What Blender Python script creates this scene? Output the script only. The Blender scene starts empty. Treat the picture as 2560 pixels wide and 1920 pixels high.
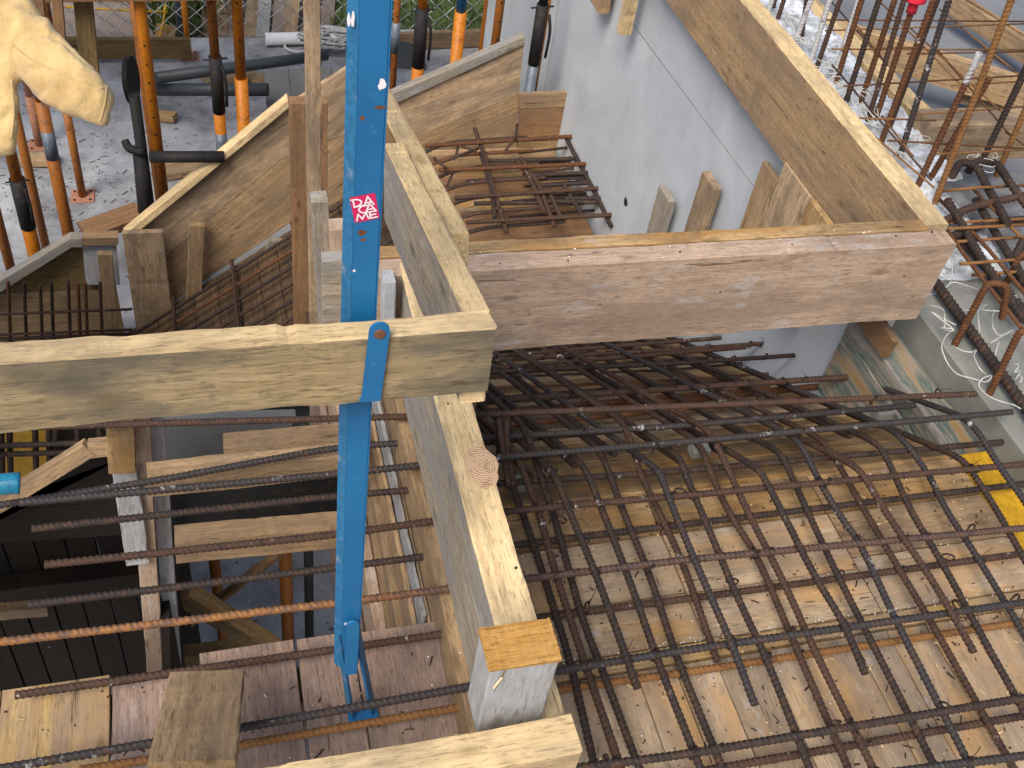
import bpy, math, random
import numpy as np
from mathutils import Vector, Matrix
random.seed(7); rng = np.random.default_rng(7)
S = bpy.context.scene
# ------------------------------------------------------------------ camera
W0, H0, FPX, CX, CY = 2560.0, 1920.0, 2633.0, 1280.0, 960.0
def nrm(v): v = np.array(v, float); return v/np.linalg.norm(v)
_D = nrm([-484, 2630, FPX]); _B = nrm([-950, -2810, FPX]); _U = -_D
_B = nrm(_B - _U*(_B@_U)); _A = np.cross(_B, _U)
MW = np.array([_A, _B, _U])                       # world = MW @ (right, down, forward)
CAMZ = 1.9
CP = np.array([0.0, 0.0, CAMZ])
cd = bpy.data.cameras.new('camera'); cam = bpy.data.objects.new('camera', cd)
S.collection.objects.link(cam); S.camera = cam
cd.sensor_width = 36.0; cd.sensor_fit = 'HORIZONTAL'; cd.lens = 36.0*FPX/W0
cd.clip_start = 0.02; cd.clip_end = 500
R = Matrix([[MW[i][0], -MW[i][1], -MW[i][2]] for i in range(3)])
cam.matrix_world = Matrix.Translation((0, 0, CAMZ)) @ R.to_4x4()
# ------------------------------------------------------------------ light
wd = bpy.data.worlds.new("World"); S.world = wd; wd.use_nodes = True
nt = wd.node_tree; bg = nt.nodes['Background']
sky = nt.nodes.new('ShaderNodeTexSky'); sky.sky_type = 'NISHITA'; sky.sun_disc = False
SUN_EL, SUN_AZ = math.radians(52), math.radians(-138)      # azimuth measured from +Y towards +X
sky.sun_elevation = SUN_EL; sky.sun_rotation = SUN_AZ
sky.air_density = 1.0; sky.dust_density = 4.0; sky.ozone_density = 1.0
bg.inputs['Strength'].default_value = 0.125
nt.links.new(sky.outputs[0], bg.inputs[0])
sl = bpy.data.lights.new('sun', 'SUN'); sun = bpy.data.objects.new('sun', sl); S.collection.objects.link(sun)
sl.energy = 2.9; sl.angle = math.radians(30); sl.color = (1.0, 0.94, 0.86)
sd = Vector((math.sin(SUN_AZ)*math.cos(SUN_EL), math.cos(SUN_AZ)*math.cos(SUN_EL), math.sin(SUN_EL)))
sun.rotation_euler = (-sd).to_track_quat('-Z', 'Y').to_euler()
S.view_settings.view_transform = 'Standard'; S.view_settings.look = 'None'
S.view_settings.gamma = 1; S.view_settings.exposure = 0.26
S.view_settings.use_curve_mapping = False
# ------------------------------------------------------------------ measuring helpers (photo reading -> metres on a known plane)
def ray(u, v): return MW @ np.array([(u-CX)/FPX, (v-CY)/FPX, 1.0])
def PZ(u, v, z): r = ray(u, v); return Vector(CP + r*((z-CP[2])/r[2]))
def PX(u, v, x): r = ray(u, v); return Vector(CP + r*((x-CP[0])/r[0]))
def PY(u, v, y): r = ray(u, v); return Vector(CP + r*((y-CP[1])/r[1]))
def PT(u, v, t): return Vector(CP + ray(u, v)*t)
def PP(u, v, q, n):
    r = Vector(ray(u, v)); n = Vector(n); return Vector(CP) + r*((Vector(q)-Vector(CP)).dot(n)/r.dot(n))
# ------------------------------------------------------------------ materials
def mat(name):
    m = bpy.data.materials.new(name); m.use_nodes = True
    t = m.node_tree; b = t.nodes['Principled BSDF']; return m, t, b
def N(t, typ, **k):
    n = t.nodes.new(typ)
    for a, v in k.items(): setattr(n, a, v)
    return n
def ramp(t, src, stops, interp='LINEAR'):
    r = N(t, 'ShaderNodeValToRGB'); r.color_ramp.interpolation = interp
    e = r.color_ramp.elements
    while len(e) < len(stops): e.new(0.5)
    for i, (p, c) in enumerate(stops):
        e[i].position = p; e[i].color = (c, c, c, 1) if not hasattr(c, '__len__') else (*c, 1)
    t.links.new(src, r.inputs[0]); return r.outputs[0]
def mix(t, f, a, b, mode='MIX'):
    m = N(t, 'ShaderNodeMix', data_type='RGBA', blend_type=mode)
    for i, v in ((0, f), (6, a), (7, b)):
        if hasattr(v, 'links') or hasattr(v, 'is_linked'): t.links.new(v, m.inputs[i])
        else: m.inputs[i].default_value = v if i == 0 else (*v, 1)
    return m.outputs[2]
def coords(t, scale, rnd=True):
    tc = N(t, 'ShaderNodeTexCoord'); mp = N(t, 'ShaderNodeMapping')
    mp.inputs['Scale'].default_value = scale
    if rnd:
        oi = N(t, 'ShaderNodeObjectInfo'); vm = N(t, 'ShaderNodeVectorMath', operation='SCALE')
        cb = N(t, 'ShaderNodeCombineXYZ')
        for i in range(3): t.links.new(oi.outputs['Random'], cb.inputs[i])
        t.links.new(cb.outputs[0], vm.inputs[0]); vm.inputs['Scale'].default_value = 37.0
        ad = N(t, 'ShaderNodeVectorMath', operation='ADD')
        t.links.new(tc.outputs['Object'], ad.inputs[0]); t.links.new(vm.outputs[0], ad.inputs[1])
        t.links.new(ad.outputs[0], mp.inputs[0])
    else: t.links.new(tc.outputs['Object'], mp.inputs[0])
    return mp.outputs[0]
def noise(t, co, sc, det=5, rough=.6, dist=0.0):
    n = N(t, 'ShaderNodeTexNoise'); n.inputs['Scale'].default_value = sc; n.inputs['Detail'].default_value = det
    n.inputs['Roughness'].default_value = rough; n.inputs['Distortion'].default_value = dist
    t.links.new(co, n.inputs['Vector']); return n.outputs['Fac']
def bump(t, b, h, strength=.4, dist=.002):
    n = N(t, 'ShaderNodeBump'); n.inputs['Strength'].default_value = strength; n.inputs['Distance'].default_value = dist
    t.links.new(h, n.inputs['Height']); t.links.new(n.outputs[0], b.inputs['Normal'])
def wood(name, light, dark, stain=(.12, .10, .08), st=.5, white=.0, grain=1.0, knots=True, rough=.75, warm=None):
    m, t, b = mat(name)
    g = coords(t, (3.2, 62*grain, 62*grain)); big = coords(t, (2.6, 8, 8)); fine = coords(t, (34, 250, 250)); iso = coords(t, (1, 1, 1))
    n1 = noise(t, g, 1.0, 6, .65, .6); n2 = noise(t, fine, 1.0, 3, .7); n3 = noise(t, big, 1.0, 4, .6, .3)
    c = mix(t, ramp(t, n1, [(.36, 0), (.64, 1)]), dark, light)
    c = mix(t, ramp(t, n2, [(.34, .75), (.47, 0)]), c, tuple(x*.42 for x in dark))
    c = mix(t, ramp(t, n2, [(.60, 0), (.72, .35)]), c, tuple(min(.8, x*1.45) for x in light))
    if warm: c = mix(t, ramp(t, noise(t, big, 1.7, 3, .5), [(.45, 0), (.62, .8)]), c, warm)
    c = mix(t, ramp(t, n3, [(.44, 0), (.62, st)]), c, stain)
    pat = noise(t, coords(t, (5, 15, 15)), 1.0, 6, .7, .4); c = mix(t, ramp(t, pat, [(.50, 0), (.64, .45)]), c, tuple(x*.8 for x in stain))
    sp_ = noise(t, coords(t, (.9, 42, 42)), 1.0, 2, .4, .2); crk = ramp(t, sp_, [(.600, 0), (.606, .85), (.612, .85), (.618, 0)])
    crk = mix(t, ramp(t, noise(t, coords(t, (6, 20, 20)), 1.0, 3, .6), [(.52, 0), (.56, 1)]), (0, 0, 0), crk)
    c = mix(t, crk, c, tuple(x*.25 for x in dark))
    dirt = noise(t, iso, 28, 6, .75)
    c = mix(t, ramp(t, dirt, [(.56, 0), (.72, .55*st+.12)]), c, tuple(x*.45 for x in stain))
    if knots:
        vo = N(t, 'ShaderNodeTexVoronoi'); vo.inputs['Scale'].default_value = 1.0
        t.links.new(coords(t, (5, 13, 13)), vo.inputs['Vector'])
        c = mix(t, ramp(t, vo.outputs['Distance'], [(.06, .75), (.16, 0)]), c, tuple(x*.5 for x in dark))
    oi = N(t, 'ShaderNodeObjectInfo')
    hs = N(t, 'ShaderNodeHueSaturation'); mr = N(t, 'ShaderNodeMapRange')
    mr.inputs[3].default_value = .84; mr.inputs[4].default_value = 1.16
    t.links.new(oi.outputs['Random'], mr.inputs[0]); t.links.new(mr.outputs[0], hs.inputs['Value']); t.links.new(c, hs.inputs['Color'])
    c = hs.outputs[0]
    if white:
        wn = noise(t, coords(t, (5, 14, 14)), 1.0, 7, .75); sp = noise(t, iso, 70, 3, .6)
        c = mix(t, ramp(t, wn, [(.60-.12*white, 0), (.78-.08*white, .7)]), c, (.50, .53, .56))
        c = mix(t, ramp(t, sp, [(.75, 0), (.78, .7)]), c, (.66, .66, .64))
    else:
        sp = noise(t, iso, 85, 2, .6); c = mix(t, ramp(t, sp, [(.765, 0), (.79, .6)]), c, (.70, .69, .64))
    t.links.new(c, b.inputs['Base Color']); b.inputs['Roughness'].default_value = rough
    b.inputs['Specular IOR Level'].default_value = .25
    bump(t, b, mix(t, .5, n1, n2), .55, .0025); return m
M = {}
M['rail'] = wood('pale_rail_wood', (.76, .58, .32), (.59, .42, .21), (.24, .185, .125), .45)
M['front'] = wood('weathered_pale_wood', (.47, .36, .20), (.33, .245, .13), (.12, .108, .082), .85)
M['raildark'] = wood('grey_weathered_wood', (.38, .33, .25), (.23, .19, .145), (.24, .25, .26), .6, .2)
M['pink'] = wood('pinkish_formwork_wood', (.56, .415, .305), (.43, .305, .215), (.25, .18, .13), .6, .42)
M['side'] = wood('brown_side_board_wood', (.43, .295, .165), (.28, .185, .098), (.19, .135, .09), .65)
M['deck'] = wood('tan_deck_board_wood', (.51, .38, .245), (.38, .27, .165), (.25, .20, .155), .65, .10, 1.2, warm=(.46, .27, .11))
M['deckp'] = wood('mauve_deck_board_wood', (.38, .265, .205), (.27, .185, .14), (.15, .12, .11), .6, .1, 1.4)
M['decky'] = wood('yellow_stained_deck_wood', (.48, .335, .155), (.35, .225, .095), (.27, .19, .15), .6, 0, 1.3, warm=(.50, .32, .07))
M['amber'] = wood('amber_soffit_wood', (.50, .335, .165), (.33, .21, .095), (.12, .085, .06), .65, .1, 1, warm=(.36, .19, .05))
M['brown'] = wood('brown_post_wood', (.31, .175, .085), (.20, .11, .055), (.15, .095, .06), .4)
M['string'] = wood('stringer_wood', (.48, .35, .22), (.32, .22, .125), (.16, .12, .09), .7, .1)
M['olive'] = wood('olive_timber_wood', (.22, .15, .06), (.13, .085, .035), (.08, .06, .035), .4)
M['grey'] = wood('grey_board_wood', (.42, .42, .43), (.31, .30, .29), (.36, .39, .42), .6, .5)
M['shaft'] = wood('pit_shade_board', (.022, .014, .010), (.014, .010, .007), (.010, .008, .007), .5)  # near-black wood: the shade of the pit is put into the colour
M['shaftm'] = wood('shaded_soffit_board', (.15, .095, .052), (.09, .055, .03), (.05, .036, .026), .6)  # soffit wood darkened: shade of the far left flight put into the colour
M['sawn'] = wood('fresh_sawn_end_wood', (.62, .36, .11), (.44, .22, .05), (.40, .26, .09), .5, 0, 1, False)
M['hull'] = wood('right_plank_wood', (.42, .285, .155), (.30, .195, .105), (.21, .155, .115), .65)
def metal(name, base, spot, thr=.55, rough=.5, metallic=.0, spots=None, cem=0.0, sc=30):
    m, t, b = mat(name); co = coords(t, (1, 1, 1))
    n = noise(t, co, sc, 6, .7); c = mix(t, ramp(t, n, [(thr, 0), (thr+.12, 1)]), base, spot)
    c = mix(t, ramp(t, noise(t, co, sc*6, 3, .6), [(.40, .5), (.58, 0)]), c, tuple(x*.5 for x in base))
    if cem:
        n2 = noise(t, co, 14, 5, .75); c = mix(t, ramp(t, n2, [(.70-.1*cem, 0), (.76-.1*cem, .85)]), c, (.50, .50, .48))
    t.links.new(c, b.inputs['Base Color']); b.inputs['Roughness'].default_value = rough; b.inputs['Metallic'].default_value = metallic; b.inputs['Specular IOR Level'].default_value = .32
    bump(t, b, mix(t, .5, n, noise(t, co, sc*9, 4, .7)), .5, .0012); return m
M['bar'] = metal('dark_rebar_steel', (.040, .029, .025), (.088, .046, .028), .50, .70, .1, cem=.35, sc=38)
M['barb'] = metal('blue_grey_rebar_steel', (.046, .040, .040), (.082, .048, .033), .52, .62, .15, cem=.95, sc=38)
M['barr'] = metal('rusty_rebar_steel', (.115, .048, .022), (.19, .078, .026), .5, .75, .1, cem=.35, sc=60)
M['bart'] = metal('brown_rebar_steel', (.080, .043, .029), (.044, .030, .025), .5, .75, .1, cem=.7, sc=38)
M['bary'] = metal('yellow_rust_rebar_steel', (.24, .115, .038), (.13, .06, .03), .52, .75, .1, cem=.2, sc=50)
def barg():
    m, t, b = mat('part_rusted_rebar'); tc = N(t, 'ShaderNodeTexCoord'); sx = N(t, 'ShaderNodeSeparateXYZ'); t.links.new(tc.outputs['Object'], sx.inputs[0])
    n = noise(t, coords(t, (1, 1, 1)), 45, 6, .7); f = ramp(t, sx.outputs[0], [(.55, 1), (.98, 0)])
    a = mix(t, ramp(t, n, [(.42, 0), (.56, 1)]), (.27, .115, .028), (.12, .06, .035)); c = mix(t, ramp(t, n, [(.5, 0), (.62, 1)]), (.080, .043, .029), (.044, .030, .025))
    t.links.new(mix(t, f, c, a), b.inputs['Base Color']); b.inputs['Roughness'].default_value = .65; bump(t, b, n, .25, .001); return m
M['barg'] = barg()
M['barc'] = metal('cement_coated_rebar', (.50, .50, .50), (.16, .07, .04), .56, .8, 0, sc=30)
M['tie'] = metal('tie_wire_steel', (.05, .035, .03), (.10, .05, .03), .5, .5, .4)
def bluep():
    m, t, b = mat('blue_paint'); co = coords(t, (1, 1, 1)); st_ = coords(t, (60, 60, 3))
    big = noise(t, co, 5, 4, .6); c = mix(t, ramp(t, big, [(.35, 0), (.65, 1)]), (.008, .125, .31), (.012, .160, .37))
    c = mix(t, ramp(t, noise(t, st_, 1.0, 5, .7), [(.62, 0), (.72, .5)]), c, (.05, .25, .50))
    c = mix(t, ramp(t, noise(t, co, 38, 6, .75), [(.66, 0), (.70, .85)]), c, (.15, .085, .05))
    c = mix(t, ramp(t, noise(t, co, 16, 7, .8), [(.66, 0), (.71, .6)]), c, (.30, .38, .46))
    t.links.new(c, b.inputs['Base Color']); b.inputs['Roughness'].default_value = .5; bump(t, b, noise(t, co, 50, 5, .7), .25, .001); return m
M['blue'] = bluep()
M['bluel'] = metal('worn_blue_paint', (.022, .16, .34), (.22, .27, .32), .58, .5, 0, sc=22)
M['orange'] = metal('orange_prop_paint', (.50, .165, .010), (.22, .065, .012), .56, .5, 0, cem=.15, sc=12)
M['orangeb'] = metal('brown_orange_prop_paint', (.30, .105, .018), (.14, .05, .02), .55, .55, 0, cem=.2, sc=12)
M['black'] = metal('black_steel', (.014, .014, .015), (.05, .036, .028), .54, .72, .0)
M['galv'] = metal('blue_grey_steel', (.13, .16, .21), (.20, .22, .25), .5, .45, .2)
M['pipe'] = metal('dark_pipe_plastic', (.045, .055, .065), (.09, .10, .11), .6, .5)
M['whitep'] = metal('white_pipe_plastic', (.75, .77, .80), (.55, .56, .58), .6, .4)
M['wire'] = metal('galvanised_wire', (.50, .50, .50), (.30, .28, .25), .55, .5, .2)
M['wtie'] = metal('white_plastic_tie', (.58, .58, .55), (.36, .35, .33), .6, .6)
M['red'] = metal('red_plastic', (.75, .03, .06), (.6, .02, .04), .6, .4)
M['yellow'] = metal('yellow_coated_plywood', (.58, .33, .02), (.36, .19, .02), .54, .5, 0, sc=10)
M['cyan'] = metal('blue_plastic', (.02, .22, .36), (.01, .10, .22), .5, .35, sc=40)
M['brick'] = metal('terracotta', (.42, .20, .12), (.30, .14, .09), .5, .8)
def conc(name, a, b_, speck=.5, sc=3.0, bm=.5, white=None, fine=60):
    m, t, b = mat(name); co = coords(t, (1, 1, 1), False)
    n = noise(t, co, sc, 8, .65); c = mix(t, ramp(t, n, [(.35, 0), (.65, 1)]), a, b_)
    f = noise(t, co, fine, 5, .8); c = mix(t, ramp(t, f, [(.60, 0), (.70, speck)]), c, tuple(x*.3 for x in b_))
    if white:
        w = noise(t, co, 11, 7, .75); c = mix(t, ramp(t, w, [(.44, 0), (.57, 1)]), c, white)
    t.links.new(c, b.inputs['Base Color']); b.inputs['Roughness'].default_value = .85
    bump(t, b, mix(t, .5, n, f), bm, .006); return m
def wallm():
    m, t, b = mat('smooth_blue_grey_concrete'); co = coords(t, (1, 1, 1), False)
    n = noise(t, co, 1.7, 8, .65, .5); c = mix(t, ramp(t, n, [(.36, 0), (.64, 1)]), (.50, .54, .58), (.38, .41, .445))
    dr = noise(t, coords(t, (1, 5, .7), False), 1.6, 6, .7); c = mix(t, ramp(t, dr, [(.52, 0), (.66, .5)]), c, (.31, .335, .36))
    c = mix(t, ramp(t, noise(t, co, 7, 8, .75), [(.60, 0), (.72, .5)]), c, (.50, .54, .58))
    c = mix(t, ramp(t, noise(t, co, 34, 5, .75), [(.70, 0), (.74, .7)]), c, (.12, .13, .14))
    t.links.new(c, b.inputs['Base Color']); b.inputs['Roughness'].default_value = .8; bump(t, b, n, .2, .01); return m
M['wall'] = wallm()
M['floor'] = conc('lower_slab_concrete', (.42, .435, .46), (.13, .13, .14), .85, 2.1, .5, None, 22)
M['rough'] = conc('rough_white_grey_concrete', (.42, .44, .46), (.20, .21, .22), .7, 8, 1.0, (.66, .70, .76), 40)
M['rubble'] = conc('dark_rough_concrete', (.24, .245, .25), (.10, .10, .105), .8, 7, 1.0, None, 34)
M['ledge'] = conc('grey_green_concrete', (.25, .255, .23), (.16, .165, .15), .4, 4, .4)
M['slab'] = conc('grey_brown_paving', (.27, .215, .185), (.19, .15, .13), .3, 9, .5, None, 30)
M['plate'] = conc('blue_grey_plywood', (.20, .21, .23), (.13, .138, .155), .3, 2, .1)
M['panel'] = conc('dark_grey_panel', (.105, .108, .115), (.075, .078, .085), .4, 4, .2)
def grassm():
    m, t, b = mat('grass_green'); n = noise(t, coords(t, (1, 1, 1)), 6, 5, .7)
    t.links.new(ramp(t, n, [(.35, (.045, .075, .02)), (.65, (.12, .17, .045))]), b.inputs['Base Color']); b.inputs['Roughness'].default_value = .8; return m
M['grass'] = grassm()
def suede():
    m, t, b = mat('yellow_suede'); co = coords(t, (1, 1, 1), False)
    n = noise(t, co, 22, 6, .7); f = noise(t, co, 900, 2, .6)
    c = mix(t, ramp(t, n, [(.35, 0), (.68, 1)]), (.68, .50, .22), (.47, .31, .13))
    c = mix(t, ramp(t, noise(t, co, 14, 6, .7), [(.5, 0), (.70, .7)]), c, (.38, .25, .13))
    t.links.new(c, b.inputs['Base Color']); b.inputs['Roughness'].default_value = .95
    b.inputs['Sheen Weight'].default_value = .25
    bump(t, b, mix(t, .5, n, noise(t, co, 160, 6, .8)), .9, .004); return m
M['suede'] = suede()
def palew():
    m, t, b = mat('white_bead_plastic'); b.inputs['Base Color'].default_value = (.8, .8, .78, 1); return m
M['bead'] = palew()
def flat(name, c, r=.5):
    m, t, b = mat(name); b.inputs['Base Color'].default_value = (*c, 1); b.inputs['Roughness'].default_value = r; return m
M['pinkst'] = flat('magenta_sticker_print', (.62, .015, .12)); M['letters'] = flat('white_sticker_print', (.85, .80, .82))
M['rustspot'] = metal('rust_patch', (.16, .065, .03), (.24, .12, .06), .5, .9)
# ------------------------------------------------------------------ object helpers
WM = {}
def place(o, m, parent=None):
    S.collection.objects.link(o); WM[o.name] = m.copy()
    if parent is not None:
        o.parent = parent; o.matrix_local = WM[parent.name].inverted() @ m
    else: o.matrix_world = m
    return o
def tag(o, label=None, cat=None, group=None, kind=None):
    for k, v in (('label', label), ('category', cat), ('group', group), ('kind', kind)):
        if v: o[k] = v
    return o
def thing(name, loc, label, cat, group=None):
    return tag(place(bpy.data.objects.new(name, None), Matrix.Translation(loc)), label, cat, group)
def meshobj(name, v, f, m, mw=None, parent=None, smooth=False):
    me = bpy.data.meshes.new(name); me.from_pydata([tuple(x) for x in v], [], f); me.materials.append(m)
    if smooth: me.polygons.foreach_set('use_smooth', [True]*len(me.polygons))
    me.update()
    return place(bpy.data.objects.new(name, me), mw or Matrix(), parent)
def frame(a, b, up):
    x = (b-a).normalized(); y = Vector(up).cross(x)
    if y.length < 1e-5: y = Vector((0, 1, 0)).cross(x)
    y.normalize(); z = x.cross(y)
    return x, y, z
def beam(name, a, b, w, t, m, up=(0, 0, 1), parent=None, jit=.0012, bev=.0025, shear=0.0, seg=None, warp=0.0, side=None):
    """board from a to b (centre line): w across, t along 'up'; slightly uneven edges; local X is the grain."""
    a, b = Vector(a), Vector(b); m = M[m] if isinstance(m, str) else m
    x, y, z = frame(a, b, up); L = (b-a).length
    n = seg*2 if seg and seg >= 40 else (seg or max(2, min(60, int(L/.03))))
    hw, ht = w/2, t/2; e = min(bev, hw*.4, ht*.4)
    prof = [(-hw+e, -ht), (hw-e, -ht), (hw, -ht+e), (hw, ht-e), (hw-e, ht), (-hw+e, ht), (-hw, ht-e), (-hw, -ht+e)]
    v = []; ph = rng.uniform(0, 6.3, (8, 3)); w0 = rng.uniform(0, 6.3); notch = {}
    for q_ in range(int(L*5*jit/.0012)): notch[(int(rng.integers(0, n+1)), int(rng.integers(0, 4)))] = rng.uniform(.001, .0045)
    for i in range(n+1):
        s = i/n; X = (s-.5)*L
        sag = warp*math.sin(s*3.1+w0)
        for k, (py, pz) in enumerate(prof):
            q = ph[k//2]; d = jit*(math.sin(X*9+q[0])+.6*math.sin(X*23+q[1])+.4*math.sin(X*61+q[2])) + rng.normal(0, jit*.25)
            sy = 1 if py > 0 else -1; sz = 1 if pz > 0 else -1
            if (i, k//2) in notch: d -= notch[(i, k//2)]
            ex = (shear*pz if i in (0, n) else shear*pz) + (rng.normal(0, jit*.8) if i in (0, n) else 0)
            v.append((X+ex, py+sy*d*.5, pz+sz*d*.7+sag))
    f = [(i*8+k, i*8+(k+1) % 8, (i+1)*8+(k+1) % 8, (i+1)*8+k) for i in range(n) for k in range(8)]
    f.append(tuple(range(7, -1, -1))); f.append(tuple(n*8+k for k in range(8)))
    mw = Matrix.Translation((a+b)/2) @ Matrix((x, y, z)).transposed().to_4x4()
    o = meshobj(name, v, f, m, mw, parent)
    if side:
        o.data.materials.append(M[side])
        mi = [0]*len(f)
        for i in range(n):
            for k in (1, 2, 3, 5, 6, 7):
                if k in (2, 6) or (k in (1, 7)): mi[i*8+k] = 1
        o.data.polygons.foreach_set('material_index', mi)
    return o
def box(name, x, y, z, m, axis='x', parent=None, **k):
    c = [(q[0]+q[1])/2 for q in (x, y, z)]
    if axis == 'x': return beam(name, (x[0], c[1], c[2]), (x[1], c[1], c[2]), y[1]-y[0], z[1]-z[0], m, parent=parent, **k)
    if axis == 'y': return beam(name, (c[0], y[0], c[2]), (c[0], y[1], c[2]), x[1]-x[0], z[1]-z[0], m, parent=parent, **k)
    return beam(name, (c[0], c[1], z[0]), (c[0], c[1], z[1]), x[1]-x[0], y[1]-y[0], m, up=(0, 1, 0), parent=parent, **k)
def poly(name, pts, depth, m, grain=None, parent=None):
    """flat board with a polygonal outline 'pts' (in order), thickness vector 'depth'; local X along 'grain'."""
    pts = [Vector(p) for p in pts]; m = M[m] if isinstance(m, str) else m; d = Vector(depth)
    x = Vector(grain).normalized() if grain else (pts[1]-pts[0]).normalized()
    z = -d.normalized(); x = (x - z*x.dot(z)).normalized(); y = z.cross(x)
    c = sum(pts, Vector())/len(pts); Rm = Matrix((x, y, z)).transposed().to_4x4(); mw = Matrix.Translation(c) @ Rm; inv = mw.inverted()
    n = len(pts); v = [inv @ p for p in pts] + [inv @ (p+d) for p in pts]
    ar = sum((v[i][0]*v[(i+1) % n][1]-v[(i+1) % n][0]*v[i][1]) for i in range(n))
    f = [tuple(range(n)), tuple(range(2*n-1, n-1, -1))] + [(i, i+n, (i+1) % n+n, (i+1) % n) for i in range(n)]
    if ar < 0: f = [tuple(reversed(q)) for q in f]
    return meshobj(name, v, f, m, mw, parent)
def smoothpath(pts, rad=.04, n=6):
    """round the corners of a polyline"""
    pts = [Vector(p) for p in pts]; out = [pts[0]]
    for i in range(1, len(pts)-1):
        a, p, b = pts[i-1], pts[i], pts[i+1]; r1 = min(rad, (a-p).length*.45); r2 = min(rad, (b-p).length*.45)
        s, e = p+(a-p).normalized()*r1, p+(b-p).normalized()*r2
        for k in range(n+1):
            u = k/n; out.append(s*(1-u)**2 + p*2*u*(1-u) + e*u*u)
    out.append(pts[-1]); return out
def tube(name, pts, r, m, parent=None, sides=12, rib=0.0, pitch=.0115, step=None, smooth=True, caps=True, rad=.05):
    m = M[m] if isinstance(m, str) else m
    P = np.array([tuple(p) for p in (smoothpath(pts, rad) if len(pts) > 2 else pts)], float)
    seg = np.linalg.norm(np.diff(P, axis=0), axis=1); keep = np.r_[True, seg > 1e-6]; P = P[keep]
    seg = np.linalg.norm(np.diff(P, axis=0), axis=1); cum = np.r_[0, np.cumsum(seg)]; L = cum[-1]
    if step or rib:
        n = max(2, int(L/(step or pitch/5))); s = np.linspace(0, L, n+1)
    else: s = cum
    Q = np.stack([np.interp(s, cum, P[:, i]) for i in range(3)], 1)
    T = np.gradient(Q, axis=0); T /= np.linalg.norm(T, axis=1)[:, None]+1e-12
    nx = np.cross(T[0], (0, 0, 1) if abs(T[0][2]) < .9 else (1, 0, 0)); nx /= np.linalg.norm(nx)
    NX = np.zeros_like(Q)
    for i in range(len(Q)):
        nx = nx - T[i]*nx.dot(T[i]); nx /= np.linalg.norm(nx); NX[i] = nx
    NY = np.cross(T, NX); th = np.arange(sides)/sides*2*math.pi
    rr = np.full((len(Q), sides), r)
    if rib:
        ph = 2*math.pi*s[:, None]/pitch - 2*th[None, :]
        rr = rr + rib*r*np.clip(np.cos(ph)*1.5-.25, 0, 1)
        rr += rib*r*.35*(np.abs(np.cos(th))[None, :] > .95)
    V = Q[:, None, :] + rr[:, :, None]*(np.cos(th)[None, :, None]*NX[:, None, :] + np.sin(th)[None, :, None]*NY[:, None, :])
    o0 = Q[0]; V = (V-o0).reshape(-1, 3); n = len(Q)
    i = np.arange(n-1)[:, None]*sides; k = np.arange(sides)[None, :]; k2 = (k+1) % sides
    F = np.stack([i+k, i+k2, i+k2+sides, i+k+sides], -1).reshape(-1, 4)
    me = bpy.data.meshes.new(name); nf = len(F); capn = 2 if caps else 0
    me.vertices.add(len(V)); me.vertices.foreach_set('co', V.ravel())
    loops = F.ravel(); ls = np.arange(nf)*4
    if caps:
        loops = np.r_[loops, np.arange(sides)[::-1], (n-1)*sides+np.arange(sides)]; ls = np.r_[ls, nf*4, nf*4+sides]
    me.loops.add(len(loops)); me.loops.foreach_set('vertex_index', loops.astype(np.int32))
    me.polygons.add(nf+capn); me.polygons.foreach_set('loop_start', ls.astype(np.int32))
    sm = np.ones(nf+capn, bool) if smooth else np.zeros(nf+capn, bool)
    if caps: sm[-2:] = False
    me.polygons.foreach_set('use_smooth', sm); me.materials.append(m); me.update(calc_edges=True); me.validate()
    return place(bpy.data.objects.new(name, me), Matrix.Translation(Vector(o0)), parent)
def ring(name, c, ax, R_, r, m, parent=None, turns=1.0, z0=0, sides=6):
    ax = Vector(ax).normalized(); u = ax.orthogonal().normalized(); w = ax.cross(u); c = Vector(c)
    n = int(14*turns)+1
    pts = [c + R_*(math.cos(z0+2*math.pi*turns*i/n)*u + math.sin(z0+2*math.pi*turns*i/n)*w) + ax*(r*2.2*i/n*turns) for i in range(n+1)]
    return tube(name, pts, r, m, parent, sides=sides, rad=.0)

# ================================================================== SETTING
FZ = -2.6
g = meshobj('ground', [(-40, 8.55, FZ-.30), (60, 8.55, FZ-.30), (60, 70, FZ-.30), (-40, 70, FZ-.30), (-40, -20, FZ-.30), (60, -20, FZ-.30)], [(0, 1, 2, 3), (4, 5, 1, 0)], M['slab']); tag(g, kind='structure')
fl = box('lower_floor', (-8, 9), (-3, 8.55), (FZ-.25, FZ), M['floor'], jit=0); tag(fl, kind='structure')
# landing formwork: boards laid on the near deck
dk = thing('formwork_deck', (0, .5, 0), 'bare timber boards under the near rebar mat', 'formwork deck'); del dk['category']; del dk['label']; dk['kind'] = 'structure'
Y_STRIP = .965
x0 = .52
def row(x0, x1, y0, y1, m, axis, width, z=0.0, th=.025, parent=dk, gap=.003, name='board', jz=.0015):
    p = (x0 if axis == 'y' else y0); e = (x1 if axis == 'y' else y1)
    while p < e-.01:
        w = min(width*random.uniform(.8, 1.15), e-p)
        if e-p-w < .04: w = e-p
        dz = random.uniform(-jz, jz); mm = random.choice(m) if isinstance(m, (list, tuple)) else m
        if axis == 'y': box(name, (p+gap/2, p+w-gap/2), (y0, y1), (z-th+dz, z+dz), mm, 'y', parent, jit=.0006, bev=.0015)
        else: box(name, (x0, x1), (p+gap/2, p+w-gap/2), (z-th+dz, z+dz), mm, 'x', parent, jit=.0006, bev=.0015)
        p += w
row(.47, 1.798, .30, .955, ['deck', 'deck', 'deck', 'side'], 'y', .105)
box('board', (.47, 1.798), (.962, .998), (-.03, .004), M['decky'], 'x', dk, jit=.001)
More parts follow.
